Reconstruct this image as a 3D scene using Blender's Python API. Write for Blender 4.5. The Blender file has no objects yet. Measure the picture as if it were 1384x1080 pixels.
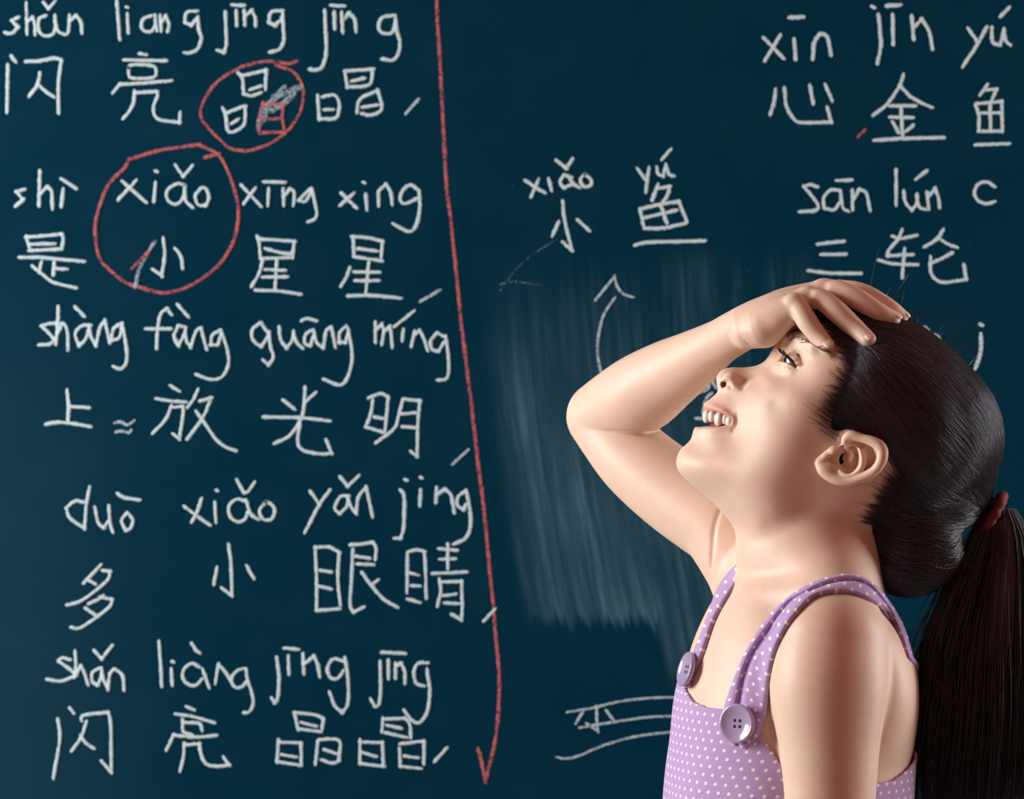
import bpy, math, random
import numpy as np
from mathutils import Vector, Matrix

# ------------------------------------------------------------------ camera, world, lights, exposure
SC = bpy.context.scene
CAM_D = 2.4            # camera to the girl's mid plane (m)
CAM_Z = 1.16           # camera height (m)
FPX = 4800.0           # focal length in pixels of a 1384 wide frame
PXM = FPX / CAM_D      # 2000 pixels per metre at the girl
BOARD_Y = 0.70         # the board stands 0.7 m behind the girl

cam = bpy.data.cameras.new('camera')
cam_o = bpy.data.objects.new('camera', cam)
SC.collection.objects.link(cam_o)
cam_o.location = (0, -CAM_D, CAM_Z)
cam_o.rotation_euler = (math.pi / 2, 0, 0)
cam.sensor_fit = 'HORIZONTAL'
cam.sensor_width = 36.0
cam.lens = FPX / 1384 * 36.0
cam.clip_start = 0.05
cam.dof.use_dof = True
cam.dof.focus_distance = CAM_D - 0.05
cam.dof.aperture_fstop = 16.0
SC.camera = cam_o

SC.view_settings.view_transform = 'Standard'
SC.view_settings.look = 'None'
SC.view_settings.gamma = 1.0
SC.view_settings.use_curve_mapping = False
SC.view_settings.exposure = 0.0

world = bpy.data.worlds.new('world')
SC.world = world
world.use_nodes = True
world.node_tree.nodes['Background'].inputs[0].default_value = (1.0, 0.36, 0.26, 1)
world.node_tree.nodes['Background'].inputs[1].default_value = 0.26

def area_light(name, loc, target, size, power, color, size_y=None):
    l = bpy.data.lights.new(name, 'AREA')
    l.shape = 'RECTANGLE'
    l.size = size
    l.size_y = size_y or size
    l.energy = power
    l.color = color
    o = bpy.data.objects.new(name, l)
    SC.collection.objects.link(o)
    o.location = loc
    o.rotation_euler = (Vector(target) - Vector(loc)).to_track_quat('-Z', 'Y').to_euler()
    return o

area_light('key_softbox', (-1.85, 0.0, 1.5), (0.15, 0.0, 1.05), 0.70, 57.0, (0.97, 0.97, 0.94), 1.0)  # unseen softbox key light, inferred from the brightly lit left sides
area_light('rim_light', (1.65, 0.28, 1.25), (0.25, 0.0, 1.0), 0.6, 19.0, (1.0, 0.97, 0.95), 1.0)

rng = np.random.default_rng(7)
random.seed(7)

# ------------------------------------------------------------------ materials
def new_mat(name):
    m = bpy.data.materials.new(name)
    m.use_nodes = True
    nt = m.node_tree
    return m, nt, nt.nodes['Principled BSDF'], nt.nodes['Material Output']

def N(nt, kind, **kw):
    n = nt.nodes.new(kind)
    for k, v in kw.items():
        setattr(n, k, v)
    return n

def math_n(nt, op, a, b=None, c=None, clamp=False):
    n = nt.nodes.new('ShaderNodeMath')
    n.operation = op
    n.use_clamp = clamp
    for i, x in enumerate((a, b, c)):
        if x is None:
            continue
        if isinstance(x, (int, float)):
            n.inputs[i].default_value = x
        else:
            nt.links.new(x, n.inputs[i])
    return n.outputs[0]

def ramp01(nt, x, lo, hi):
    n = nt.nodes.new('ShaderNodeMapRange')
    n.interpolation_type = 'SMOOTHSTEP'
    nt.links.new(x, n.inputs[0])
    n.inputs[1].default_value = lo
    n.inputs[2].default_value = hi
    return n.outputs[0]

def noise(nt, vec, scale, detail=3.0, rough=0.55):
    n = nt.nodes.new('ShaderNodeTexNoise')
    if vec is not None:
        nt.links.new(vec, n.inputs['Vector'])
    n.inputs['Scale'].default_value = scale
    n.inputs['Detail'].default_value = detail
    n.inputs['Roughness'].default_value = rough
    return n.outputs['Fac']

def mix_col(nt, fac, a, b):
    n = nt.nodes.new('ShaderNodeMix')
    n.data_type = 'RGBA'
    for sock, x in ((n.inputs[0], fac), (n.inputs[6], a), (n.inputs[7], b)):
        if isinstance(x, (int, float)):
            sock.default_value = x
        elif isinstance(x, tuple):
            sock.default_value = (*x, 1)
        else:
            nt.links.new(x, sock)
    return n.outputs[2]

def plain(name, col, rough=0.6, metal=0.0, bump=0.0, bscale=200.0):
    m, nt, b, _ = new_mat(name)
    tc = N(nt, 'ShaderNodeTexCoord')
    f = noise(nt, tc.outputs['Object'], bscale)
    c = mix_col(nt, f, tuple(x * 0.9 for x in col), tuple(min(1, x * 1.1) for x in col))
    nt.links.new(c, b.inputs['Base Color'])
    b.inputs['Roughness'].default_value = rough
    b.inputs['Metallic'].default_value = metal
    if bump:
        bn = N(nt, 'ShaderNodeBump')
        bn.inputs['Strength'].default_value = bump
        bn.inputs['Distance'].default_value = 0.001
        nt.links.new(f, bn.inputs['Height'])
        nt.links.new(bn.outputs[0], b.inputs['Normal'])
    return m

def tag(o, label=None, cat=None, group=None, kind=None):
    if label: o['label'] = label
    if cat: o['category'] = cat
    if group: o['group'] = group
    if kind: o['kind'] = kind
    return o

def mesh_obj(name, verts, faces, mat, parent=None, smooth=True, attrs=None):
    """verts (n,3) array of local coordinates in metres, faces list of tuples or (m,k) array"""
    me = bpy.data.meshes.new(name)
    verts = np.asarray(verts, dtype=np.float32)
    if isinstance(faces, np.ndarray):
        k = faces.shape[1]
        me.vertices.add(len(verts))
        me.vertices.foreach_set('co', verts.ravel())
        me.loops.add(faces.size)
        me.loops.foreach_set('vertex_index', faces.astype(np.int32).ravel())
        me.polygons.add(len(faces))
        me.polygons.foreach_set('loop_start', np.arange(0, faces.size, k, dtype=np.int32))
        me.update(calc_edges=True)
    else:
        me.from_pydata([tuple(v) for v in verts], [], faces)
        me.update()
    if smooth:
        me.polygons.foreach_set('use_smooth', np.ones(len(me.polygons), dtype=bool))
    for an, av in (attrs or {}).items():
        a = me.attributes.new(an, 'FLOAT', 'POINT')
        a.data.foreach_set('value', np.asarray(av, dtype=np.float32))
    me.materials.append(mat)
    me.validate()
    o = bpy.data.objects.new(name, me)
    SC.collection.objects.link(o)
    if parent:
        o.parent = parent
    return o

def box_vf(x0, x1, y0, y1, z0, z1):
    v = [(x, y, z) for x in (x0, x1) for y in (y0, y1) for z in (z0, z1)]
    f = [(0, 1, 3, 2), (4, 6, 7, 5), (0, 4, 5, 1), (2, 3, 7, 6), (0, 2, 6, 4), (1, 5, 7, 3)]
    return v, f

def bevel(o, w, seg=2):
    b = o.modifiers.new('bevel', 'BEVEL')
    b.width = w
    b.segments = seg
    return o

# ------------------------------------------------------------------ room
wall_m = plain('wall_paint', (0.45, 0.44, 0.41), 0.8, bump=0.1, bscale=60)
floor_m = plain('floor_vinyl', (0.30, 0.27, 0.24), 0.5, bscale=12)
v, f = box_vf(-3, 3, BOARD_Y + 0.03, BOARD_Y + 0.13, 0, 2.8)
tag(mesh_obj('wall_back', v, f, wall_m, smooth=False), kind='structure')
v, f = box_vf(-3, 3, -3.2, BOARD_Y + 0.13, -0.1, 0)
tag(mesh_obj('floor', v, f, floor_m, smooth=False), kind='structure')

# ------------------------------------------------------------------ chalkboard
BX0, BX1, BZ0, BZ1 = -1.5, 1.5, 0.72, 1.92
BS = (CAM_D + BOARD_Y) / FPX          # metres per photo pixel on the board
def bpt(px, py):
    return ((px - 692) * BS, CAM_Z - (py - 540) * BS)

def board_material():
    m, nt, b, _ = new_mat('board_slate')
    tc = N(nt, 'ShaderNodeTexCoord')
    sep = N(nt, 'ShaderNodeSeparateXYZ')
    nt.links.new(tc.outputs['Object'], sep.inputs[0])
    X, Z = sep.outputs[0], sep.outputs[2]
    # photo style board coordinates, 100 px = 1 unit, so that stains can be placed by number
    U = math_n(nt, 'MULTIPLY_ADD', X, 1 / BS / 100, 6.92)
    V = math_n(nt, 'MULTIPLY_ADD', Z, -1 / BS / 100, 5.40 + CAM_Z / BS / 100)
    # wiping direction: leans to the right going down
    S = math_n(nt, 'MULTIPLY_ADD', V, -0.10, U)
    S = math_n(nt, 'ADD', S, math_n(nt, 'MULTIPLY', math_n(nt, 'MULTIPLY', math_n(nt, 'SUBTRACT', V, 5.0), math_n(nt, 'SUBTRACT', V, 5.0)), -0.018))
    cv = N(nt, 'ShaderNodeCombineXYZ')
    nt.links.new(math_n(nt, 'MULTIPLY', S, 9.0), cv.inputs[0])
    nt.links.new(math_n(nt, 'MULTIPLY', V, 0.42), cv.inputs[1])
    st = noise(nt, cv.outputs[0], 1.0, 5.0, 0.62)
    cv2 = N(nt, 'ShaderNodeCombineXYZ')
    nt.links.new(math_n(nt, 'MULTIPLY', S, 2.2), cv2.inputs[0])
    nt.links.new(math_n(nt, 'MULTIPLY', V, 0.5), cv2.inputs[1])
    st2 = noise(nt, cv2.outputs[0], 1.0, 2.0)
    streak = math_n(nt, 'MULTIPLY', ramp01(nt, st, 0.36, 0.80), ramp01(nt, st2, 0.22, 0.72))
    cvr = N(nt, 'ShaderNodeCombineXYZ')
    nt.links.new(math_n(nt, 'MULTIPLY', S, 7.0), cvr.inputs[0])
    rag = math_n(nt, 'MULTIPLY', math_n(nt, 'SUBTRACT', noise(nt, cvr.outputs[0], 1.0, 3.0), 0.5), 0.9)
    Vr = math_n(nt, 'ADD', V, rag)
    mA = math_n(nt, 'MULTIPLY', ramp01(nt, S, 5.95, 6.5), math_n(nt, 'SUBTRACT', 1.0, ramp01(nt, S, 7.95, 8.15)))
    mA = math_n(nt, 'MULTIPLY', mA, ramp01(nt, Vr, 3.2, 6.6))
    mA = math_n(nt, 'MULTIPLY', mA, math_n(nt, 'SUBTRACT', 1.0, ramp01(nt, Vr, 8.28, 8.5)))
    mB = math_n(nt, 'MULTIPLY', ramp01(nt, S, 7.75, 7.95), math_n(nt, 'SUBTRACT', 1.0, ramp01(nt, S, 8.9, 10.2)))
    mB = math_n(nt, 'MULTIPLY', mB, ramp01(nt, Vr, 3.3, 7.0))
    mB = math_n(nt, 'MULTIPLY', mB, math_n(nt, 'SUBTRACT', 1.0, ramp01(nt, Vr, 8.7, 9.5)))
    mask = math_n(nt, 'MAXIMUM', mA, math_n(nt, 'MULTIPLY', mB, 0.8))
    film = math_n(nt, 'MULTIPLY', mask, 0.075)
    chalk = math_n(nt, 'MULTIPLY_ADD', math_n(nt, 'MULTIPLY', streak, mask), 0.36, film)
    # upper right faint wiping, paler towards the lower left, general dust
    mC = math_n(nt, 'MULTIPLY', ramp01(nt, U, 7.0, 10.2), math_n(nt, 'SUBTRACT', 1.0, ramp01(nt, U, 10.6, 11.2)))
    mC = math_n(nt, 'MULTIPLY', mC, math_n(nt, 'MULTIPLY', ramp01(nt, V, 3.2, 3.9), math_n(nt, 'SUBTRACT', 1.0, ramp01(nt, V, 4.2, 5.6))))
    chalk = math_n(nt, 'MULTIPLY_ADD', math_n(nt, 'MULTIPLY', mC, streak), 0.16, chalk)
    cv3 = N(nt, 'ShaderNodeCombineXYZ')
    nt.links.new(U, cv3.inputs[0]); nt.links.new(V, cv3.inputs[1])
    cloud = noise(nt, cv3.outputs[0], 0.9, 4.0)
    chalk = math_n(nt, 'MULTIPLY_ADD', ramp01(nt, cloud, 0.35, 0.85), 0.010, chalk)
    left = math_n(nt, 'SUBTRACT', 1.0, ramp01(nt, math_n(nt, 'MULTIPLY_ADD', V, -0.10, U), -1.2, 2.0))
    chalk = math_n(nt, 'MULTIPLY_ADD', math_n(nt, 'MULTIPLY', left, ramp01(nt, V, 2.5, 7.0)), 0.03, chalk)
    vo = N(nt, 'ShaderNodeTexVoronoi')
    nt.links.new(cv3.outputs[0], vo.inputs['Vector'])
    vo.inputs['Scale'].default_value = 2.1
    spot = math_n(nt, 'SUBTRACT', 1.0, ramp01(nt, vo.outputs['Distance'], 0.02, 0.075))
    chalk = math_n(nt, 'MULTIPLY_ADD', spot, math_n(nt, 'MULTIPLY', ramp01(nt, noise(nt, cv3.outputs[0], 1.7, 1.0), 0.5, 0.7), 0.05), chalk)
    grain = noise(nt, cv3.outputs[0], 55.0, 2.0)
    chalk = math_n(nt, 'MULTIPLY', chalk, math_n(nt, 'MULTIPLY_ADD', grain, 0.7, 0.65), clamp=True)
    col = mix_col(nt, chalk, (0.0, 0.031, 0.061), (0.24, 0.47, 0.62))
    nt.links.new(col, b.inputs['Base Color'])
    b.inputs['Roughness'].default_value = 0.75
    b.inputs['Specular IOR Level'].default_value = 0.04
    return m

board_m = board_material()
alu_m = plain('board_aluminium', (0.55, 0.56, 0.57), 0.35, 1.0, bscale=400)
v, f = box_vf(BX0, BX1, BOARD_Y, BOARD_Y + 0.03, BZ0, BZ1)
board = mesh_obj('chalkboard', v, f, board_m, smooth=False)
tag(board, 'dark teal classroom chalkboard covered in handwritten pinyin and Chinese characters', 'chalkboard')
for (x0, x1, z0, z1) in ((BX0 - .03, BX1 + .03, BZ1, BZ1 + .03), (BX0 - .03, BX1 + .03, BZ0 - .03, BZ0),
                         (BX0 - .03, BX0, BZ0, BZ1), (BX1, BX1 + .03, BZ0, BZ1)):
    v, f = box_vf(x0, x1, BOARD_Y - .008, BOARD_Y + .03, z0, z1)
    bevel(mesh_obj('frame_rail', v, f, alu_m, board, False), 0.003)
v, f = box_vf(BX0, BX1, BOARD_Y - .07, BOARD_Y - .008, BZ0 - .03, BZ0 - .02)
bevel(mesh_obj('chalk_tray', v, f, alu_m, board, False), 0.002)

def chalk_mat(name, col_a, col_b, cover, grain_scale=900.0):
    m, nt, b, out = new_mat(name)
    tc = N(nt, 'ShaderNodeTexCoord')
    g = noise(nt, tc.outputs['Object'], grain_scale, 3.0, 0.7)
    g2 = noise(nt, tc.outputs['Object'], 90.0, 2.0)
    c = mix_col(nt, ramp01(nt, g2, 0.35, 0.7), col_a, col_b)
    nt.links.new(c, b.inputs['Base Color'])
    b.inputs['Roughness'].default_value = 0.95
    b.inputs['Specular IOR Level'].default_value = 0.05
    at = N(nt, 'ShaderNodeAttribute', attribute_name='edge')
    e = ramp01(nt, at.outputs['Fac'], 0.0, 0.55)
    th = math_n(nt, 'SUBTRACT', 1.0 - cover, math_n(nt, 'MULTIPLY', e, 0.30))
    a = math_n(nt, 'SUBTRACT', g, math_n(nt, 'ADD', th, math_n(nt, 'MULTIPLY', math_n(nt, 'SUBTRACT', g2, 0.5), 0.25)))
    a = math_n(nt, 'MULTIPLY', a, 8.0, clamp=True)
    tr = N(nt, 'ShaderNodeBsdfTransparent')
    mx = N(nt, 'ShaderNodeMixShader')
    nt.links.new(a, mx.inputs[0])
    nt.links.new(tr.outputs[0], mx.inputs[1])
    nt.links.new(b.outputs[0], mx.inputs[2])
    nt.links.new(mx.outputs[0], out.inputs[0])
    return m

CH = {
    'w': chalk_mat('white_chalk', (0.56, 0.78, 0.86), (0.68, 0.86, 0.91), 0.43, 700.0),
    'r': chalk_mat('red_chalk', (0.55, 0.17, 0.16), (0.48, 0.14, 0.22), 0.315, 700.0),
    'f': chalk_mat('faded_chalk', (0.46, 0.65, 0.76), (0.52, 0.68, 0.76), 0.345, 700.0),
    'h': chalk_mat('erased_chalk', (0.20, 0.34, 0.44), (0.20, 0.34, 0.44), 0.20),
    'g': chalk_mat('ghost_chalk', (0.42, 0.60, 0.70), (0.42, 0.60, 0.70), 0.27),
}

def smooth_pieces(pts):
    """split a stroke at sharp corners, Catmull-Rom inside each piece"""
    pts = [np.array(p, float) for p in pts]
    cuts = [0]
    for i in range(1, len(pts) - 1):
        a, b = pts[i] - pts[i - 1], pts[i + 1] - pts[i]
        ca = a.dot(b) / (np.linalg.norm(a) * np.linalg.norm(b) + 1e-9)
        if ca < 0.30:
            cuts.append(i)
    cuts.append(len(pts) - 1)
    out = []
    for s, e in zip(cuts[:-1], cuts[1:]):
        q = pts[s:e + 1]
        if len(q) == 2:
            n = max(2, int(np.linalg.norm(q[1] - q[0]) / 3.0))
            out.append(np.array([q[0] + (q[1] - q[0]) * t for t in np.linspace(0, 1, n + 1)]))
            continue
        r = []
        ext = [2 * q[0] - q[1]] + q + [2 * q[-1] - q[-2]]
        for i in range(1, len(ext) - 2):
            p0, p1, p2, p3 = ext[i - 1:i + 3]
            n = max(2, int(np.linalg.norm(p2 - p1) / 3.0))
            for t in np.linspace(0, 1, n, endpoint=False):
                r.append(0.5 * (2 * p1 + (p2 - p0) * t + (2 * p0 - 5 * p1 + 4 * p2 - p3) * t * t
                                + (3 * p1 - p0 - 3 * p2 + p3) * t ** 3))
        r.append(ext[-2])
        out.append(np.array(r))
    return out

layer = [0]
def chalk(name, label, strokes, mat='w', hw=3.1):
    """strokes: list of pixel polylines (photo pixels on the board plane)"""
    V, F, E = [], [], []
    for pts in strokes:
        if len(pts) == 1:
            pts = [pts[0], (pts[0][0] + 1.2, pts[0][1] + 0.6)]
        for c in smooth_pieces(pts):
            layer[0] = (layer[0] + 1) % 40
            h = 0.0004 + 0.000008 * layer[0]
            t = np.gradient(c, axis=0)
            t /= np.linalg.norm(t, axis=1)[:, None] + 1e-9
            nrm = np.stack([-t[:, 1], t[:, 0]], 1)
            w = hw * (1 + 0.10 * rng.standard_normal(len(c)))
            if len(c) > 4:
                w = np.convolve(np.pad(w, 1, mode='edge'), [.25, .5, .25], 'valid')
            rows = []
            # round caps
            for s, p, tt, nn, ww in ((1, c[0], -t[0], nrm[0], w[0]),):
                for a in (80, 45):
                    ra = math.radians(a)
                    rows.append((p + tt * ww * math.sin(ra), nn, ww * math.cos(ra)))
            for i in range(len(c)):
                rows.append((c[i], nrm[i], w[i]))
            for a in (45, 80):
                ra = math.radians(a)
                rows.append((c[-1] + t[-1] * w[-1] * math.sin(ra), nrm[-1], w[-1] * math.cos(ra)))
            base = len(V)
            for p, nn, ww in rows:
                for k, (o, dep, ed) in enumerate(((-1, 0, 0), (-0.85, 1, 0.05), (0, 1, 1), (0.85, 1, 0.05), (1, 0, 0))):
                    q = p + nn * ww * o
                    x, z = bpt(q[0], q[1])
                    V.append((x, BOARD_Y - (h if dep else 0.00002), z))
                    E.append(ed)
            for i in range(len(rows) - 1):
                for k in range(4):
                    a = base + i * 5 + k
                    F.append((a, a + 1, a + 6, a + 5))
    o = mesh_obj(name, V, F, CH[mat], board, True, {'edge': E})
    if label:
        o['label'] = label
    return o

REG = {'R1': (40, 30, 4.6133), 'R2': (320, 30, 4.6133), 'R3': (40, 180, 4.6133), 'R4': (320, 220, 4.6133),
       'R5': (40, 400, 4.6133), 'R6': (320, 400, 4.6133), 'R7': (40, 640, 4.6133), 'R8': (380, 630, 4.6133),
       'S1': (40, 850, 4.6133), 'S2': (340, 850, 3.9543), 'S3': (680, 190, 4.6133), 'S4': (1010, 30, 4.0706),
       'S5': (1060, 200, 4.6138), 'S6': (730, 340, 4.6133), 'S7': (730, 900, 4.6133), 'T': (230, 630, 5.4),
       'U': (280, 860, 9.0), 'W': (1220, 660, 9.0), 'Y': (920, 480, 9.0), 'Z': (1230, 400, 7.7143), 'P': (0, 0, 1)}

def parse(s):
    out = []
    reg = REG['P']
    for st in s.split(';'):
        pts = []
        for tok in st.split():
            if tok in REG:
                reg = REG[tok]
                continue
            x, y = tok.split(',')
            pts.append((reg[0] + float(x) / reg[2], reg[1] + float(y) / reg[2]))
        if pts:
            out.append(pts)
    return out

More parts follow.
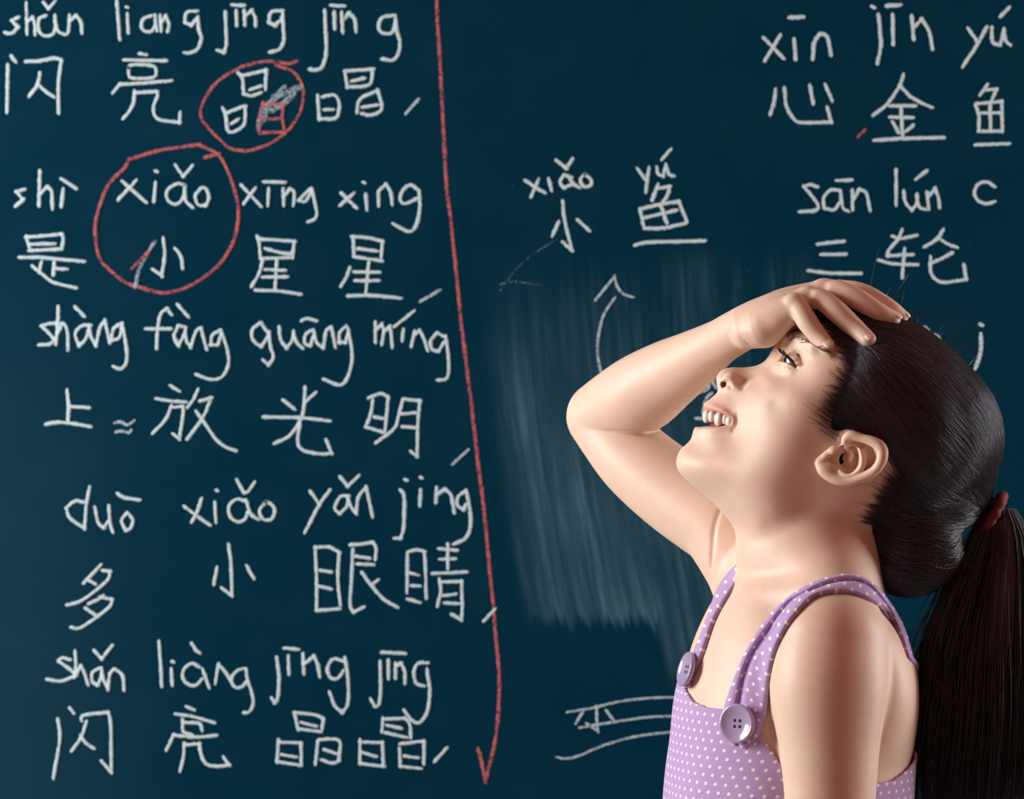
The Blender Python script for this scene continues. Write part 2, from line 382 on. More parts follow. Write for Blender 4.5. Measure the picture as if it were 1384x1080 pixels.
SYL, CHR, COM = 'chalk_syllable', 'chalk_character', 'chalk_comma'
WRITING = [
 (SYL, 'white chalk syllable shan cut at the top left of the board', 'w', 3.1, 'R1 -70,-30 -110,-10 -70,30 -110,70 -150,65;-20,-120 -15,70;-15,0 20,-30 35,20 35,75;100,-40 60,-20 60,55 95,85 135,80 158,50 160,-40;160,-20 175,50 215,75 242,62 250,-40;255,-10 290,-42 322,0 327,66;90,-120 120,-85 160,-130'),
 (SYL, 'white chalk syllable liang in the topmost row', 'w', 3.1, 'R1 545,-130 555,0 563,105;610,-50 617,64;605,-95;760,-40 710,-20 700,35 725,58 765,54 785,10 785,-40;785,-10 795,50;815,-40 822,56;825,0 850,-40 870,10 862,56;1045,-70 980,-60 970,0 1010,20 1050,-30 1058,50 1072,100 1050,165 1005,190 965,190'),
 (SYL, 'white chalk syllable jing in the topmost row, nearer the left', 'w', 3.3, 'R1 1222,-60 1226,50 1228,140 1212,188 1172,175;1265,-108 1335,-105;1290,-70 1293,18;1340,-70 1343,18;1345,-35 1385,-72 1408,-30 1410,20;R2 285,-72 215,-62 202,0 240,20 280,-20 288,-60 292,50 295,110 268,168 212,185'),
 (SYL, 'white chalk syllable jing in the topmost row, nearer the red line', 'w', 3.3, 'R2 550,-70 556,60 560,130 555,220 532,280 500,298 460,294;590,-105 672,-100;610,-60 612,38;655,-60 662,62;662,-10 700,-58 735,-20 745,58;985,-42 910,-30 884,25 900,60 935,72 975,58 992,-20 1000,60 1017,120 1010,190 975,235 910,230'),
 (CHR, 'white chalk character cut by the left edge, in the upper row', 'w', 3.4, 'R1 -110,215 -88,245;-135,270 -140,560;-20,245 60,242 160,224 198,238 190,300 180,400 182,565;65,320 50,390 0,460;60,395 100,430 150,465'),
 (CHR, 'white chalk character liang in the upper row', 'w', 3.1, 'R1 690,196 725,203;590,235 720,238 850,241;620,280 640,265 760,270 790,300 770,345 640,350 620,330 618,285;520,440 565,385;565,388 700,380 885,365;655,430 650,500 620,560 585,600;662,440 795,433;795,437 798,465 775,520 780,580 820,610 935,625;935,625 940,565'),
 ('chalk_ring', 'smaller red chalk ring in the upper row', 'r', 3.3, 'R2 370,245 320,258 200,243 90,262 8,290 -92,350 -162,420 -212,510 -224,580 -192,640 -112,725 -42,785 38,800 92,797 180,770 280,710 350,640 395,560 415,480 410,400 365,320 310,290 250,270'),
 (CHR, 'white chalk character jing inside the smaller red ring', 'w', 3.2, 'R2 8,315 35,345 45,440;30,335 185,300 180,420;85,420 150,400;48,448 90,460 150,440;R1 1205,535 1225,580 1235,670 1265,685 1330,650 1345,600 1345,525 1320,530 1235,565;1260,632 1302,605'),
 ('chalk_smear', 'smeared white chalk inside the smaller red ring', 'g', 7.0, 'R2 170,600 200,520 290,415;140,650 160,560 190,520;230,545 300,500 350,450;240,460 300,440 385,410'),
 ('chalk_box', 'red chalk box drawn inside the smaller red ring', 'r', 3.2, 'R2 165,500 145,580 143,690;143,690 300,685;165,507 295,515;292,515 285,600 302,690;150,606 285,600'),
 (CHR, 'white chalk character jing right of the smaller red ring', 'w', 3.1, 'R2 675,305 850,293;850,295 825,390 690,405 675,305;720,367 795,350;505,460 515,605;515,603 620,595 640,510 610,455 535,465;545,545 600,545;750,560 770,480 880,425 905,520 890,560 830,580 780,570;785,530 880,515'),
 (COM, 'white chalk comma stroke at the end of the upper row', 'f', 3.1, 'R2 1055,570 1130,485'),
 ('chalk_arrow', 'long red chalk arrow running down the board', 'r', 3.9, 'P 590,-12 592,40 595,82 597.5,134 600,182 604,257 608,285 616,361 624,440 632,505 639,560 646.6,630 654,686 661.5,764 667,820 670,860 674,900 675,933 671,991 661,1037 656,1056;647,1014 651,1030 656,1056'),
 (SYL, 'white chalk syllable shi cut by the left edge', 'w', 3.3, 'R3 -30,350 -80,365 -40,415 -85,455;65,240 62,350 60,450;62,385 110,335 138,360 143,470;210,350 200,455;200,285 290,345'),
 (SYL, 'white chalk syllable xiao inside the larger red ring', 'w', 3.0, 'R3 580,300 725,430;665,295 555,415;787,310 777,425;787,237;960,322 920,315 865,350 855,400 890,440 930,438 962,390 970,330;968,345 975,420 1015,460;1070,342 1035,390 1050,445 1100,452 1120,400 1100,345 1070,342;910,200 960,270 1015,205'),
 ('chalk_ring', 'larger red chalk ring around one syllable at the left', 'r', 3.8, 'R3 1060,72 960,85 800,110 620,165;620,165 590,220 500,310 450,420 412,560 417,700 450,800 520,870 600,930 700,965 820,995 950,975 1080,905 1190,810 1270,680 1302,540 1298,440 1268,320 1220,200 1170,130 1060,72;1100,150 1180,130'),
 ('chalk_smear', 'smeared chalk inside the larger red ring', 'g', 4.0, 'R3 660,960 685,850 730,760 780,680'),
 (CHR, 'white chalk character xiao with one red stroke inside the larger ring', 'w', 3.0, 'R3 835,655 843,760 825,890;828,890 770,850;910,720 945,770 955,840'),
 ('chalk_stroke', 'short thick red chalk stroke inside the larger ring', 'r', 3.8, 'R3 645,838 740,745'),
 (SYL, 'white chalk syllable xing right of the larger red ring', 'w', 3.0, 'R4 30,140 150,270;115,160 45,255;200,165 195,265;170,118 300,122;290,165 293,265;293,215 330,165 355,175 360,220 352,265;460,162 420,200 388,235 430,240 470,170;470,165 488,250 500,325 480,355 445,368'),
 (SYL, 'white chalk syllable xing with a dot over the i', 'w', 3.2, 'R4 655,190 745,280;730,190 645,265;805,200 812,290;790,122;885,180 885,268;890,172 930,135 960,180 970,260;1130,168 1080,138 1032,180 1020,235 1050,255 1120,225;1138,175 1142,280 1120,390 1080,430 1030,410 975,380'),
 (CHR, 'white chalk character shi cut by the left edge', 'w', 3.1, 'R3 -20,645 5,730;-20,648 100,640 200,630;203,632 212,665 200,720;200,722 100,728 0,732;0,692 155,690;-60,775 60,775 150,783 340,800;155,810 150,880;155,845 235,848;75,805 60,865;20,830 70,870 150,930 290,965'),
 (CHR, 'white chalk character xing under the syllable with a bar over the i', 'w', 3.0, 'R4 130,460 140,500 150,600;140,475 250,482 362,490;360,492 348,590 150,598;180,535 280,562 340,570;165,600 140,690 95,768;250,610 240,785;180,665 300,672;160,713 315,712;120,795 260,800 400,820'),
 (CHR, 'white chalk character xing under the syllable with a dot over the i', 'w', 3.0, 'R4 728,460 732,580;720,460 820,468 910,490;910,490 900,610;730,585 905,612;755,535 880,552;705,655 685,710 650,770;825,615 805,810;735,680 890,683;740,735 885,735;695,830 850,828 1025,845'),
 (COM, 'white chalk comma stroke above the syllable ming', 'f', 3.1, 'R4 1145,865 1265,795'),
 (SYL, 'white chalk syllable shang at the left edge', 'w', 3.1, 'R5 190,172 130,172 75,187 120,230 155,270 130,300 60,305;180,70 177,180 165,300;178,230 205,172 225,185 240,250 240,335;285,70 340,125;380,182 320,190 285,240 310,310 350,270 375,190 382,250 415,310;415,310 440,200 470,155 485,220 500,290;575,172 525,205 510,280 560,260 580,185;580,185 605,320 605,410 570,455 525,440'),
 (SYL, 'white chalk syllable fang', 'w', 3.0, 'R5 885,115 858,80 820,110 800,200 793,325;725,205 880,205;925,55 990,130;970,195 930,185 902,250 930,310 965,240 975,205;972,225 980,280 1005,320;1005,320 1040,220 1070,200 1090,280 1105,330;1190,215 1140,245 1130,305 1175,305 1200,225;1195,215 1235,340 1240,430 1200,505 1130,520 1040,490'),
 (SYL, 'white chalk syllable guang', 'w', 3.0, 'R6 195,230 150,168 98,210 105,280 155,315 198,250 205,225;203,225 212,320 230,380 200,430 165,400;265,195 275,270 310,325 345,280 355,220;355,225 375,290 410,325;405,155 440,140 495,155;470,215 430,240 425,295 460,310 485,235;480,215 500,290 540,325;540,325 560,215 590,195 605,260 615,320;680,190 642,230 640,290 680,290 698,215;695,205 717,330 715,430 680,530 635,555 545,520'),
 (SYL, 'white chalk syllable ming', 'w', 3.0, 'R6 865,165 865,290;870,212 905,175 917,220 905,300;918,225 955,190 965,250 970,320;985,190 1105,95;1040,210 1032,280;1110,222 1090,312;1105,250 1140,215 1165,260 1192,342;1290,252 1250,230 1210,280 1220,335 1260,345 1292,290;1303,252 1320,370 1320,480 1300,520 1255,525'),
 (CHR, 'white chalk character shang with a long base stroke', 'w', 3.1, 'R5 235,588 245,680 240,780;250,690 370,697;105,800 180,788 280,798 380,815'),
 ('chalk_mark', 'two short wavy white chalk strokes', 'f', 3.0, 'R5 535,790 570,785 610,805 650,780;540,848 590,842 615,855 632,840'),
 (CHR, 'white chalk character fang under its syllable', 'w', 2.9, 'R5 880,560 935,595;790,640 880,655 975,662;885,685 850,770 770,855;900,695 955,690;957,692 958,740 935,890;935,892 895,860;1050,585 1020,650 985,695;1065,655 1135,635;1132,638 1100,720 1060,790 985,890;1040,720 1090,790 1160,890 1220,940 1285,965'),
 (CHR, 'white chalk character guang under its syllable', 'w', 3.1, 'R6 427,572 420,680;490,605 425,670 405,760 330,870 235,920;290,650 360,705;170,755 400,760 580,780;395,800 380,900 410,960 520,985 592,982;592,982 560,900'),
 (CHR, 'white chalk character ming under its syllable', 'w', 3.0, 'R6 825,637 900,608 945,632;945,632 935,740 925,840;850,650 835,740 805,815;805,817 920,852;860,755 915,765;1035,650 1010,750 980,830 870,915;1040,642 1145,655;1143,655 1130,800 1125,1000;1125,1000 1085,970;1030,735 1130,728;1035,815 1115,822'),
 (COM, 'white chalk comma stroke left of the red line, at mid height', 'f', 2.8, 'P 612,627 633,608'),
 (SYL, 'white chalk syllable duo', 'w', 3.0, 'R7 340,180 285,172 230,215 255,280 345,342;375,85 355,200 345,345;410,215 428,305 465,337 490,300;495,205 503,310 520,365;610,245 575,290 600,355 628,345 645,290 610,245;550,125 590,150 685,165'),
 (SYL, 'white chalk syllable xiao in the second lowest pinyin row', 'w', 3.0, 'T 105,295 190,360 290,430;230,240 200,330 160,405;327,265 335,410;340,178;560,260 490,240 432,290 440,370 500,408 550,385 565,340;555,250 590,350 645,390;700,262 655,320 675,385 740,388 765,320 735,275 700,262;487,100 540,195;540,195 570,185 615,120'),
 (SYL, 'white chalk syllable yan', 'w', 3.0, 'R8 185,160 240,240;305,150 240,240 150,412;370,70 415,125 485,60;420,187 370,190 335,260 365,297 410,250 418,195;415,190 435,250 470,297;470,297 480,200 530,130 550,220 570,315'),
 (SYL, 'white chalk syllable jing beside the red line, in the second lowest row', 'w', 3.2, 'R8 745,150 768,190 765,380 745,450 710,450;775,85;870,150 865,245;872,72;970,135 965,225;970,180 1020,145 1060,180 1080,290;1150,155 1105,190 1100,245 1140,270 1152,240;1155,155 1180,290 1180,380 1150,450 1080,485'),
 (CHR, 'white chalk character duo', 'w', 3.0, 'R7 445,570 340,682;455,605 500,610;500,612 490,660 400,740 310,800 235,820;360,660 410,690;460,762 430,785 370,812;440,770 515,785;515,787 500,830 400,910 310,965 262,960;350,840 410,882'),
 (CHR, 'white chalk character xiao in the second lowest row', 'w', 3.0, 'T 343,740 320,860;428,575 445,720 452,945;450,945 380,890;560,730 612,820'),
 (CHR, 'white chalk character yan under its syllable', 'w', 3.0, 'R8 212,505 222,700 222,900;215,508 300,505 365,540;362,540 355,700 370,865;245,650 310,660;240,750 310,766;225,900 365,890;435,490 500,487 570,475;572,477 592,510 588,580;465,562 550,575;475,610 575,615;448,520 440,700 430,860 452,912;452,912 515,880;505,665 560,740 640,830 725,880;575,732 605,710'),
 (CHR, 'white chalk character jing with an eye radical, left of the red line', 'w', 3.0, 'R8 788,540 787,680 785,790;800,533 845,522 895,532;892,535 900,620 905,822;800,665 855,680;812,745 865,748;790,830 865,850;985,515 1095,525;990,580 1085,578;1040,490 1040,640;945,670 1155,660;988,705 995,780 975,870;992,723 1125,720;1125,720 1130,860;1015,808 1090,798;1020,853 1110,858;1132,860 1125,960;1125,960 1065,925'),
 (COM, 'white chalk comma stroke crossing the red line', 'w', 2.8, 'R8 1265,965 1335,890'),
 (SYL, 'white chalk syllable shan in the lowest pinyin row', 'w', 3.1, 'S1 250,192 205,180 180,200 250,250 292,290 200,325 110,315;285,140 290,230 280,300;288,290 320,230 345,280 365,345;440,245 395,270 390,325 425,350 448,300 452,250;450,250 460,310 490,375;490,375 502,280 530,250 580,290 590,380;405,135 450,188 515,105'),
 (SYL, 'white chalk syllable liang in the lowest pinyin row', 'w', 3.0, 'S1 808,80 818,220 825,355;885,250 890,350;893,205;1060,240 1010,215 957,265 970,330 1030,355 1075,315;1080,250 1120,365;1012,92 1035,130 1060,150;U 100,575 120,440 140,345 220,430 290,540;450,392 380,410 310,480 300,560 350,625 430,610 475,555;475,400 490,520 530,640 562,770 550,860 510,920 450,930'),
 (SYL, 'white chalk syllable jing in the lowest row, nearer the left', 'w', 3.1, 'S2 135,155 148,260 140,370 125,395 108,370;197,145 200,240;175,103 250,110;275,135 280,240;285,185 335,145 355,195 365,255;495,175 440,160 407,205 420,260 460,265 490,225;500,155 517,280 515,400 485,447 445,410 418,340'),
 (SYL, 'white chalk syllable jing in the lowest row, nearer the red line', 'w', 3.1, 'S2 688,175 690,330 680,405 660,415 637,375;732,170 732,265;700,125 820,132;770,185 770,262;775,200 800,185 820,230 820,290;940,182 890,185 868,230 880,290 920,305;938,215 953,330 940,440 900,500 860,490 815,435'),
 (CHR, 'white chalk character shan at the lower left corner', 'w', 3.0, 'S1 252,495 275,525;178,565 190,680 160,865 150,930;325,570 335,540 490,520;490,520 507,600 510,895;510,895 450,825;355,580 325,670 265,760;320,665 350,710 400,745'),
 (CHR, 'white chalk character liang in the lowest row', 'w', 3.0, 'S1 980,485 1025,505;910,530 1030,550 1150,585;955,565 960,640 1010,658;965,585 1060,590 1075,632;855,755 900,660;900,662 1030,675 1165,665;965,715 960,800 940,885;970,725 1060,715;1060,717 1070,780 1100,840 1160,857 1245,850;1245,850 1210,800'),
 (CHR, 'white chalk character jing in the lowest row, nearer the left', 'w', 2.9, 'S2 230,450 250,540;230,447 340,460 385,480;385,480 378,530;265,500 345,520;258,535 370,550;145,595 137,710;137,710 265,730;145,605 265,610;265,610 267,722;160,672 240,685;355,600 342,720;365,592 450,590 475,612 465,705;390,645 460,670;375,700 430,718 470,705'),
 (CHR, 'white chalk character jing in the lowest row, nearer the red line', 'w', 2.9, 'S2 703,480 697,550;705,483 820,478;822,478 845,505 852,580;725,515 800,532;715,555 830,580;580,595 580,720;580,720 710,736;580,605 700,608;700,608 705,730;590,660 665,682;795,615 922,600;922,600 922,720;792,640 795,735;795,735 905,747;820,680 890,690'),
 (COM, 'white chalk comma stroke at the end of the lowest row', 'w', 3.3, 'S2 980,708 1043,637'),
 (SYL, 'white chalk syllable xiao right of the red line', 'w', 3.2, 'S3 140,250 200,290 260,325;220,245 175,350;285,240 303,310;425,228 380,215 355,260 380,295 425,275;415,235 440,270 475,293;510,210 482,240 500,285 540,285 552,250 510,210;335,125 395,172;395,172 432,115'),
 (SYL, 'white chalk syllable yu above an underlined character', 'w', 3.0, 'S3 838,175 885,240;910,170 900,240 890,320;958,165 968,210 1000,222 1015,150;1015,150 1035,210 1062,220;990,118 1045,55'),
 (CHR, 'white chalk character xiao above the small upward arrow', 'w', 3.1, 'S3 372,380 385,500 430,685;430,685 375,635;345,510 308,595;465,495 535,560'),
 (CHR, 'white chalk character yu with a thick underline above the girl', 'w', 3.3, 'S3 965,275 930,370;960,300 1035,287;1037,288 1030,330 1000,380;860,425 980,398 1095,380;1095,380 1120,440 1145,500;855,430 875,530;885,548 1000,545 1140,515;880,482 980,458 1080,435;985,405 1020,512;825,652 900,635 1080,630 1255,625'),
 ('chalk_arrow', 'small white chalk arrow pointing up above the elbow', 'f', 2.7, 'S6 348,300 465,155;465,155 480,215 520,265 580,285;465,290 400,390 365,520 360,640 378,745'),
 (SYL, 'white chalk syllable xin at the upper right', 'w', 3.3, 'S4 90,85 200,200;180,75 97,210;258,95 265,200;360,200 370,110 400,65 440,80 460,180;235,-25 305,-28'),
 (SYL, 'white chalk syllable jin cut at the top right', 'w', 3.4, 'S4 722,-40 730,50 735,130 715,225;690,-85;770,-90 840,-95;800,-40 803,120;905,-30 915,92;925,20 960,-15 1000,50 1018,145'),
 (SYL, 'white chalk syllable yu cut by the right edge', 'w', 3.3, 'S4 1215,35 1265,105;1315,30 1260,130 1185,245;1345,30 1350,110 1390,125 1412,40;1412,40 1420,100 1445,125;1395,-35 1440,-80'),
 (CHR, 'white chalk character xin at the upper right', 'w', 3.1, 'S4 155,370 150,430 127,505;205,365 215,460 255,530 300,552 460,550;462,550 440,470;345,350 362,445;430,345 465,430'),
 (CHR, 'white chalk character jin with a long base stroke at the right', 'w', 3.2, 'S4 858,290 838,350 770,450 695,510;840,350 900,410 960,445 1015,468;785,460 920,460;785,522 910,525;845,465 855,625;800,550 830,605;912,568 875,598;700,650 860,640 1080,635'),
 (CHR, 'white chalk character yu cut by the right edge', 'w', 3.0, 'S4 1320,345 1280,400;1310,372 1372,368;1370,370 1345,430;1255,455 1275,520 1272,600;1272,600 1400,600;1265,448 1400,436;1400,436 1402,600;1290,500 1400,498;1335,445 1338,600;1255,675 1440,668'),
 ('chalk_stroke', 'tiny red chalk dash left of the character jin', 'r', 3.0, 'S4 612,628 645,595'),
 (SYL, 'white chalk syllable san', 'w', 3.1, 'S5 205,242 160,228 122,240 180,310 212,360 195,390 95,397;345,265 290,262 245,310 250,375 310,385 345,340;350,270 365,370 400,395;325,203 420,200;425,265 425,385;430,325 465,260 510,280 535,390'),
 (SYL, 'white chalk syllable lun', 'w', 3.0, 'S5 697,140 697,355;745,270 755,340 795,387 825,345 828,290;828,300 840,365 880,385;890,280 900,380;900,305 940,250 960,310 968,370;820,195 885,145'),
 (SYL, 'white chalk letter c cut by the right edge', 'w', 3.1, 'S5 1310,240 1265,212 1210,225 1185,280 1210,330 1260,348 1310,335'),
 (CHR, 'white chalk character san of three bars above the hand', 'w', 3.2, 'S5 210,600 290,590 370,583;230,665 380,662;150,765 280,780 475,783'),
 (CHR, 'white chalk character lun above the hair', 'w', 3.0, 'S5 735,510 715,565;675,550 725,565 825,545;710,570 650,640 645,672;645,672 800,665;590,700 680,722 830,728;750,630 735,805;990,510 950,570 875,615;965,565 1020,600 1075,620;1045,655 980,690 910,720;912,680 915,780 960,830 1010,838 1135,820;1135,820 1120,730'),
 (SYL, 'white chalk letter j right of the head', 'w', 3.6, 'Z 738,298;735,400 740,540 715,660 680,755'),
 (CHR, 'fragment of a white chalk character peeking over the hair', 'f', 3.6, 'Z 155,325 190,360;245,405 290,420 310,470'),
 ('chalk_mark', 'pair of short white chalk bars between the hair and the ponytail', 'f', 3.4, 'W 695,727 835,710 960,695;615,850 720,830 850,815'),
 (COM, 'white chalk comma stroke behind the tip of the ponytail', 'w', 4.0, 'P 1305,1010 1328,960'),
 (CHR, 'white chalk characters half hidden between forearm and face', 'f', 3.4, 'Y 300,310 345,365 320,420 250,445 150,465;395,280 400,350 430,392;370,470 320,520 285,620 275,700 285,770;285,770 190,770'),
 ('chalk_underline', 'three faded chalk lines at the lower middle', 'f', 2.5, 'S7 170,288 330,262 500,222 700,200 950,195;250,385 450,352 700,318 950,315;105,570 150,578 230,565 400,495 600,440 850,410 950,405'),
 (CHR, 'faded chalk character xiao on the faded lines', 'f', 3.0, 'S7 352,255 355,350 360,405;360,405 290,360;265,290 225,355;415,280 455,335'),
 ('chalk_smear', 'faint erased chalk curve near the top of the wiped patch', 'h', 1.8, 'S3 -20,940 60,830 170,720 330,620;-30,900 60,880 250,905'),
]
for name, label, mt, hw, s in WRITING:
    chalk(name, label, parse(s), mt, hw)

# ================================================================== the girl
# Body model space: u to the right, v down, w towards the viewer, 2000 units per metre, (692,540,0) = camera height.
def P(pu, pv, w):
    """model point seen at photo pixel (pu,pv) when it lies w units in front of the mid plane"""
    s = 1 - w / FPX
    return np.array([692 + (pu - 692) * s, 540 + (pv - 540) * s, w], float)

PX0 = (1080 - 692) / PXM     # the person's origin on the floor
def world_loc(a):
    a = np.asarray(a, float)
    return np.stack([(a[:, 0] - 692) / PXM - PX0, -a[:, 2] / PXM, CAM_Z - (a[:, 1] - 540) / PXM], 1)

def catmull(pts, n=6, closed=False):
    p = np.array(pts, float)
    e = np.vstack([p[-1], p, p[0], p[1]]) if closed else np.vstack([2 * p[0] - p[1], p, 2 * p[-1] - p[-2]])
    o = []
    for i in range(1, len(e) - 2):
        p0, p1, p2, p3 = e[i - 1:i + 3]
        for t in np.linspace(0, 1, n, endpoint=False):
            o.append(0.5 * (2 * p1 + (p2 - p0) * t + (2 * p0 - 5 * p1 + 4 * p2 - p3) * t * t + (3 * p1 - p0 - 3 * p2 + p3) * t ** 3))
    if not closed:
        o.append(e[-2])
    return np.array(o)

def smin(a, b, k):
    h = np.clip(0.5 + 0.5 * (b - a) / k, 0, 1)
    return b * (1 - h) + a * h - k * h * (1 - h)

def smax(a, b, k):
    return -smin(-a, -b, k)

class Grid:
    def __init__(self, lo, hi, res):
        self.res = float(res)
        self.lo = np.floor(np.array(lo, float) / self.res) * self.res
        self.n = np.ceil((np.array(hi) - self.lo) / res).astype(int) + 1
        self.f = np.full(self.n, 60.0, np.float32)
    def axes(self, sl):
        out = []
        for a in range(3):
            x = (self.lo[a] + self.res * np.arange(sl[a].start, sl[a].stop)).astype(np.float32)
            sh = [1, 1, 1]
            sh[a] = -1
            out.append(x.reshape(sh))
        return out
    def slab(self, lo, hi):
        a = np.maximum(np.floor((np.array(lo) - self.lo) / self.res).astype(int), 0)
        b = np.minimum(np.ceil((np.array(hi) - self.lo) / self.res).astype(int) + 1, self.n)
        if np.any(b <= a):
            return None
        return tuple(slice(int(i), int(j)) for i, j in zip(a, b))
    def add(self, fn, lo, hi, k=0.0, sub=False):
        m = 8 + 2 * k
        sl = self.slab(np.array(lo) - m, np.array(hi) + m)
        if sl is None:
            return
        d = fn(*self.axes(sl))
        cur = self.f[sl]
        if sub:
            self.f[sl] = smax(cur, -d, k) if k > 0 else np.maximum(cur, -d)
        else:
            self.f[sl] = smin(cur, d, k) if k > 0 else np.minimum(cur, d)
    def cone(self, a, b, ra, rb, k=0.0, sub=False):
        self.chain([(a, ra), (b, rb)], k, sub, False)
    def chain(self, pr, k=0.0, sub=False, smooth=True):
        """smooth tapered limb through [(point, radius), ...]"""
        q = np.array([list(p) + [r] for p, r in pr], float)
        if smooth and len(q) > 2:
            e = np.vstack([2 * q[0] - q[1], q, 2 * q[-1] - q[-2]])
            o = []
            for i in range(1, len(e) - 2):
                p0, p1, p2, p3 = e[i - 1:i + 3]
                for t in np.linspace(0, 1, 9, endpoint=False):
                    o.append(0.5 * (2 * p1 + (p2 - p0) * t + (2 * p0 - 5 * p1 + 4 * p2 - p3) * t * t
                                    + (3 * p1 - p0 - 3 * p2 + p3) * t ** 3))
            o.append(e[-2])
            q = np.array(o)
        lo = (q[:, :3] - q[:, 3:]).min(0)
        hi = (q[:, :3] + q[:, 3:]).max(0)
        def fn(U, V, W):
            best = None
            for s, e in zip(q[:-1], q[1:]):
                ba = e[:3] - s[:3]
                L = ba.dot(ba) + 1e-9
                pu, pv, pw = U - s[0], V - s[1], W - s[2]
                t = np.clip((pu * ba[0] + pv * ba[1] + pw * ba[2]) / np.float32(L), 0, 1)
                d = np.sqrt((pu - ba[0] * t) ** 2 + (pv - ba[1] * t) ** 2 + (pw - ba[2] * t) ** 2) - (s[3] + (e[3] - s[3]) * t)
                best = d if best is None else np.minimum(best, d)
            return best
        self.add(fn, lo, hi, k, sub)
    def ell(self, c, r, k=0.0, sub=False, R=None):
        c = np.array(c, float)
        r = np.array(r, float)
        m = r.max()
        R = np.eye(3) if R is None else np.array(R, float)
        def fn(U, V, W):
            x, y, z = U - c[0], V - c[1], W - c[2]
            a = R[0][0] * x + R[0][1] * y + R[0][2] * z
            b = R[1][0] * x + R[1][1] * y + R[1][2] * z
            d = R[2][0] * x + R[2][1] * y + R[2][2] * z
            k0 = np.sqrt((a / r[0]) ** 2 + (b / r[1]) ** 2 + (d / r[2]) ** 2)
            k1 = np.sqrt((a / r[0] ** 2) ** 2 + (b / r[1] ** 2) ** 2 + (d / r[2] ** 2) ** 2) + 1e-6
            return k0 * (k0 - 1) / k1
        self.add(fn, c - m, c + m, k, sub)
    def merge(self, o, k):
        i = np.rint((o.lo - self.lo) / self.res).astype(int)
        n = np.minimum(o.n, self.n - i)
        sl = tuple(slice(a, a + b) for a, b in zip(i, n))
        self.f[sl] = smin(self.f[sl], o.f[:n[0], :n[1], :n[2]], k)
    def sample(self, p):
        p = (np.asarray(p, float) - self.lo) / self.res
        p = np.clip(p, 0, np.array(self.n) - 1.001)
        i = p.astype(int)
        t = p - i
        r = 0
        for dx in (0, 1):
            for dy in (0, 1):
                for dz in (0, 1):
                    wgt = (t[:, 0] if dx else 1 - t[:, 0]) * (t[:, 1] if dy else 1 - t[:, 1]) * (t[:, 2] if dz else 1 - t[:, 2])
                    r = r + wgt * self.f[i[:, 0] + dx, i[:, 1] + dy, i[:, 2] + dz]
        return r
    def grad(self, p, h=None):
        h = h or self.res
        g = np.stack([self.sample(p + np.eye(3)[a] * h) - self.sample(p - np.eye(3)[a] * h) for a in range(3)], 1)
        return g / (np.linalg.norm(g, axis=1)[:, None] + 1e-9)

def surface_nets(f, lo, res, relax=1):
    """dual contouring of f=0, returns verts in model units and outward quads (for the flipped world frame)"""
    s = f < 0
    nx, ny, nz = f.shape
    cnt = np.zeros((nx - 1, ny - 1, nz - 1), np.uint8)
    for dx in (0, 1):
        for dy in (0, 1):
            for dz in (0, 1):
                cnt += s[dx:nx - 1 + dx, dy:ny - 1 + dy, dz:nz - 1 + dz]
    I, J, K = np.nonzero((cnt > 0) & (cnt < 8))
    idx = np.full(cnt.shape, -1, np.int32)
    idx[I, J, K] = np.arange(len(I))
    cor = {(a, b, c): f[I + a, J + b, K + c].astype(np.float64) for a in (0, 1) for b in (0, 1) for c in (0, 1)}
    acc = np.zeros((len(I), 3))
    num = np.zeros(len(I))
    for ax in range(3):
        o1, o2 = [a for a in range(3) if a != ax]
        for p in (0, 1):
            for q in (0, 1):
                c0 = [0, 0, 0]
                c0[o1], c0[o2] = p, q
                c1 = list(c0)
                c1[ax] = 1
                f0, f1 = cor[tuple(c0)], cor[tuple(c1)]
                m = (f0 < 0) != (f1 < 0)
                t = np.where(m, f0 / np.where(m, f0 - f1, 1), 0)
                pt = np.zeros((len(I), 3))
                pt[:, o1], pt[:, o2], pt[:, ax] = p, q, t
                acc[m] += pt[m]
                num[m] += 1
    V = np.stack([I, J, K], 1) + acc / num[:, None]
    quads = []
    for ax in range(3):
        a = [slice(None)] * 3
        b = [slice(None)] * 3
        a[ax], b[ax] = slice(0, -1), slice(1, None)
        cr = s[tuple(a)] != s[tuple(b)]
        e = np.stack(np.nonzero(cr), 1)
        o1, o2 = (ax + 1) % 3, (ax + 2) % 3
        ok = (e[:, o1] > 0) & (e[:, o2] > 0) & (e[:, o1] < f.shape[o1] - 1) & (e[:, o2] < f.shape[o2] - 1)
        e = e[ok]
        ins = s[e[:, 0], e[:, 1], e[:, 2]]
        def at(d1, d2):
            q = e.copy()
            q[:, o1] += d1
            q[:, o2] += d2
            return idx[q[:, 0], q[:, 1], q[:, 2]]
        qd = np.stack([at(-1, -1), at(0, -1), at(0, 0), at(-1, 0)], 1)
        qd[ins] = qd[ins][:, ::-1]
        quads.append(qd)
    Q = np.concatenate(quads)
    Q = Q[(Q >= 0).all(1)]
    # relax a little: average with neighbours
    for _ in range(relax):
        A = np.zeros_like(V)
        c = np.zeros(len(V))
        for i in range(4):
            a, b = Q[:, i], Q[:, (i + 1) % 4]
            for d in range(3):
                A[:, d] += np.bincount(a, V[b, d], len(V)) + np.bincount(b, V[a, d], len(V))
            c += np.bincount(a, minlength=len(V)) + np.bincount(b, minlength=len(V))
        V = 0.5 * V + 0.5 * A / np.maximum(c, 1)[:, None]
    return np.asarray(lo) + V * res, Q

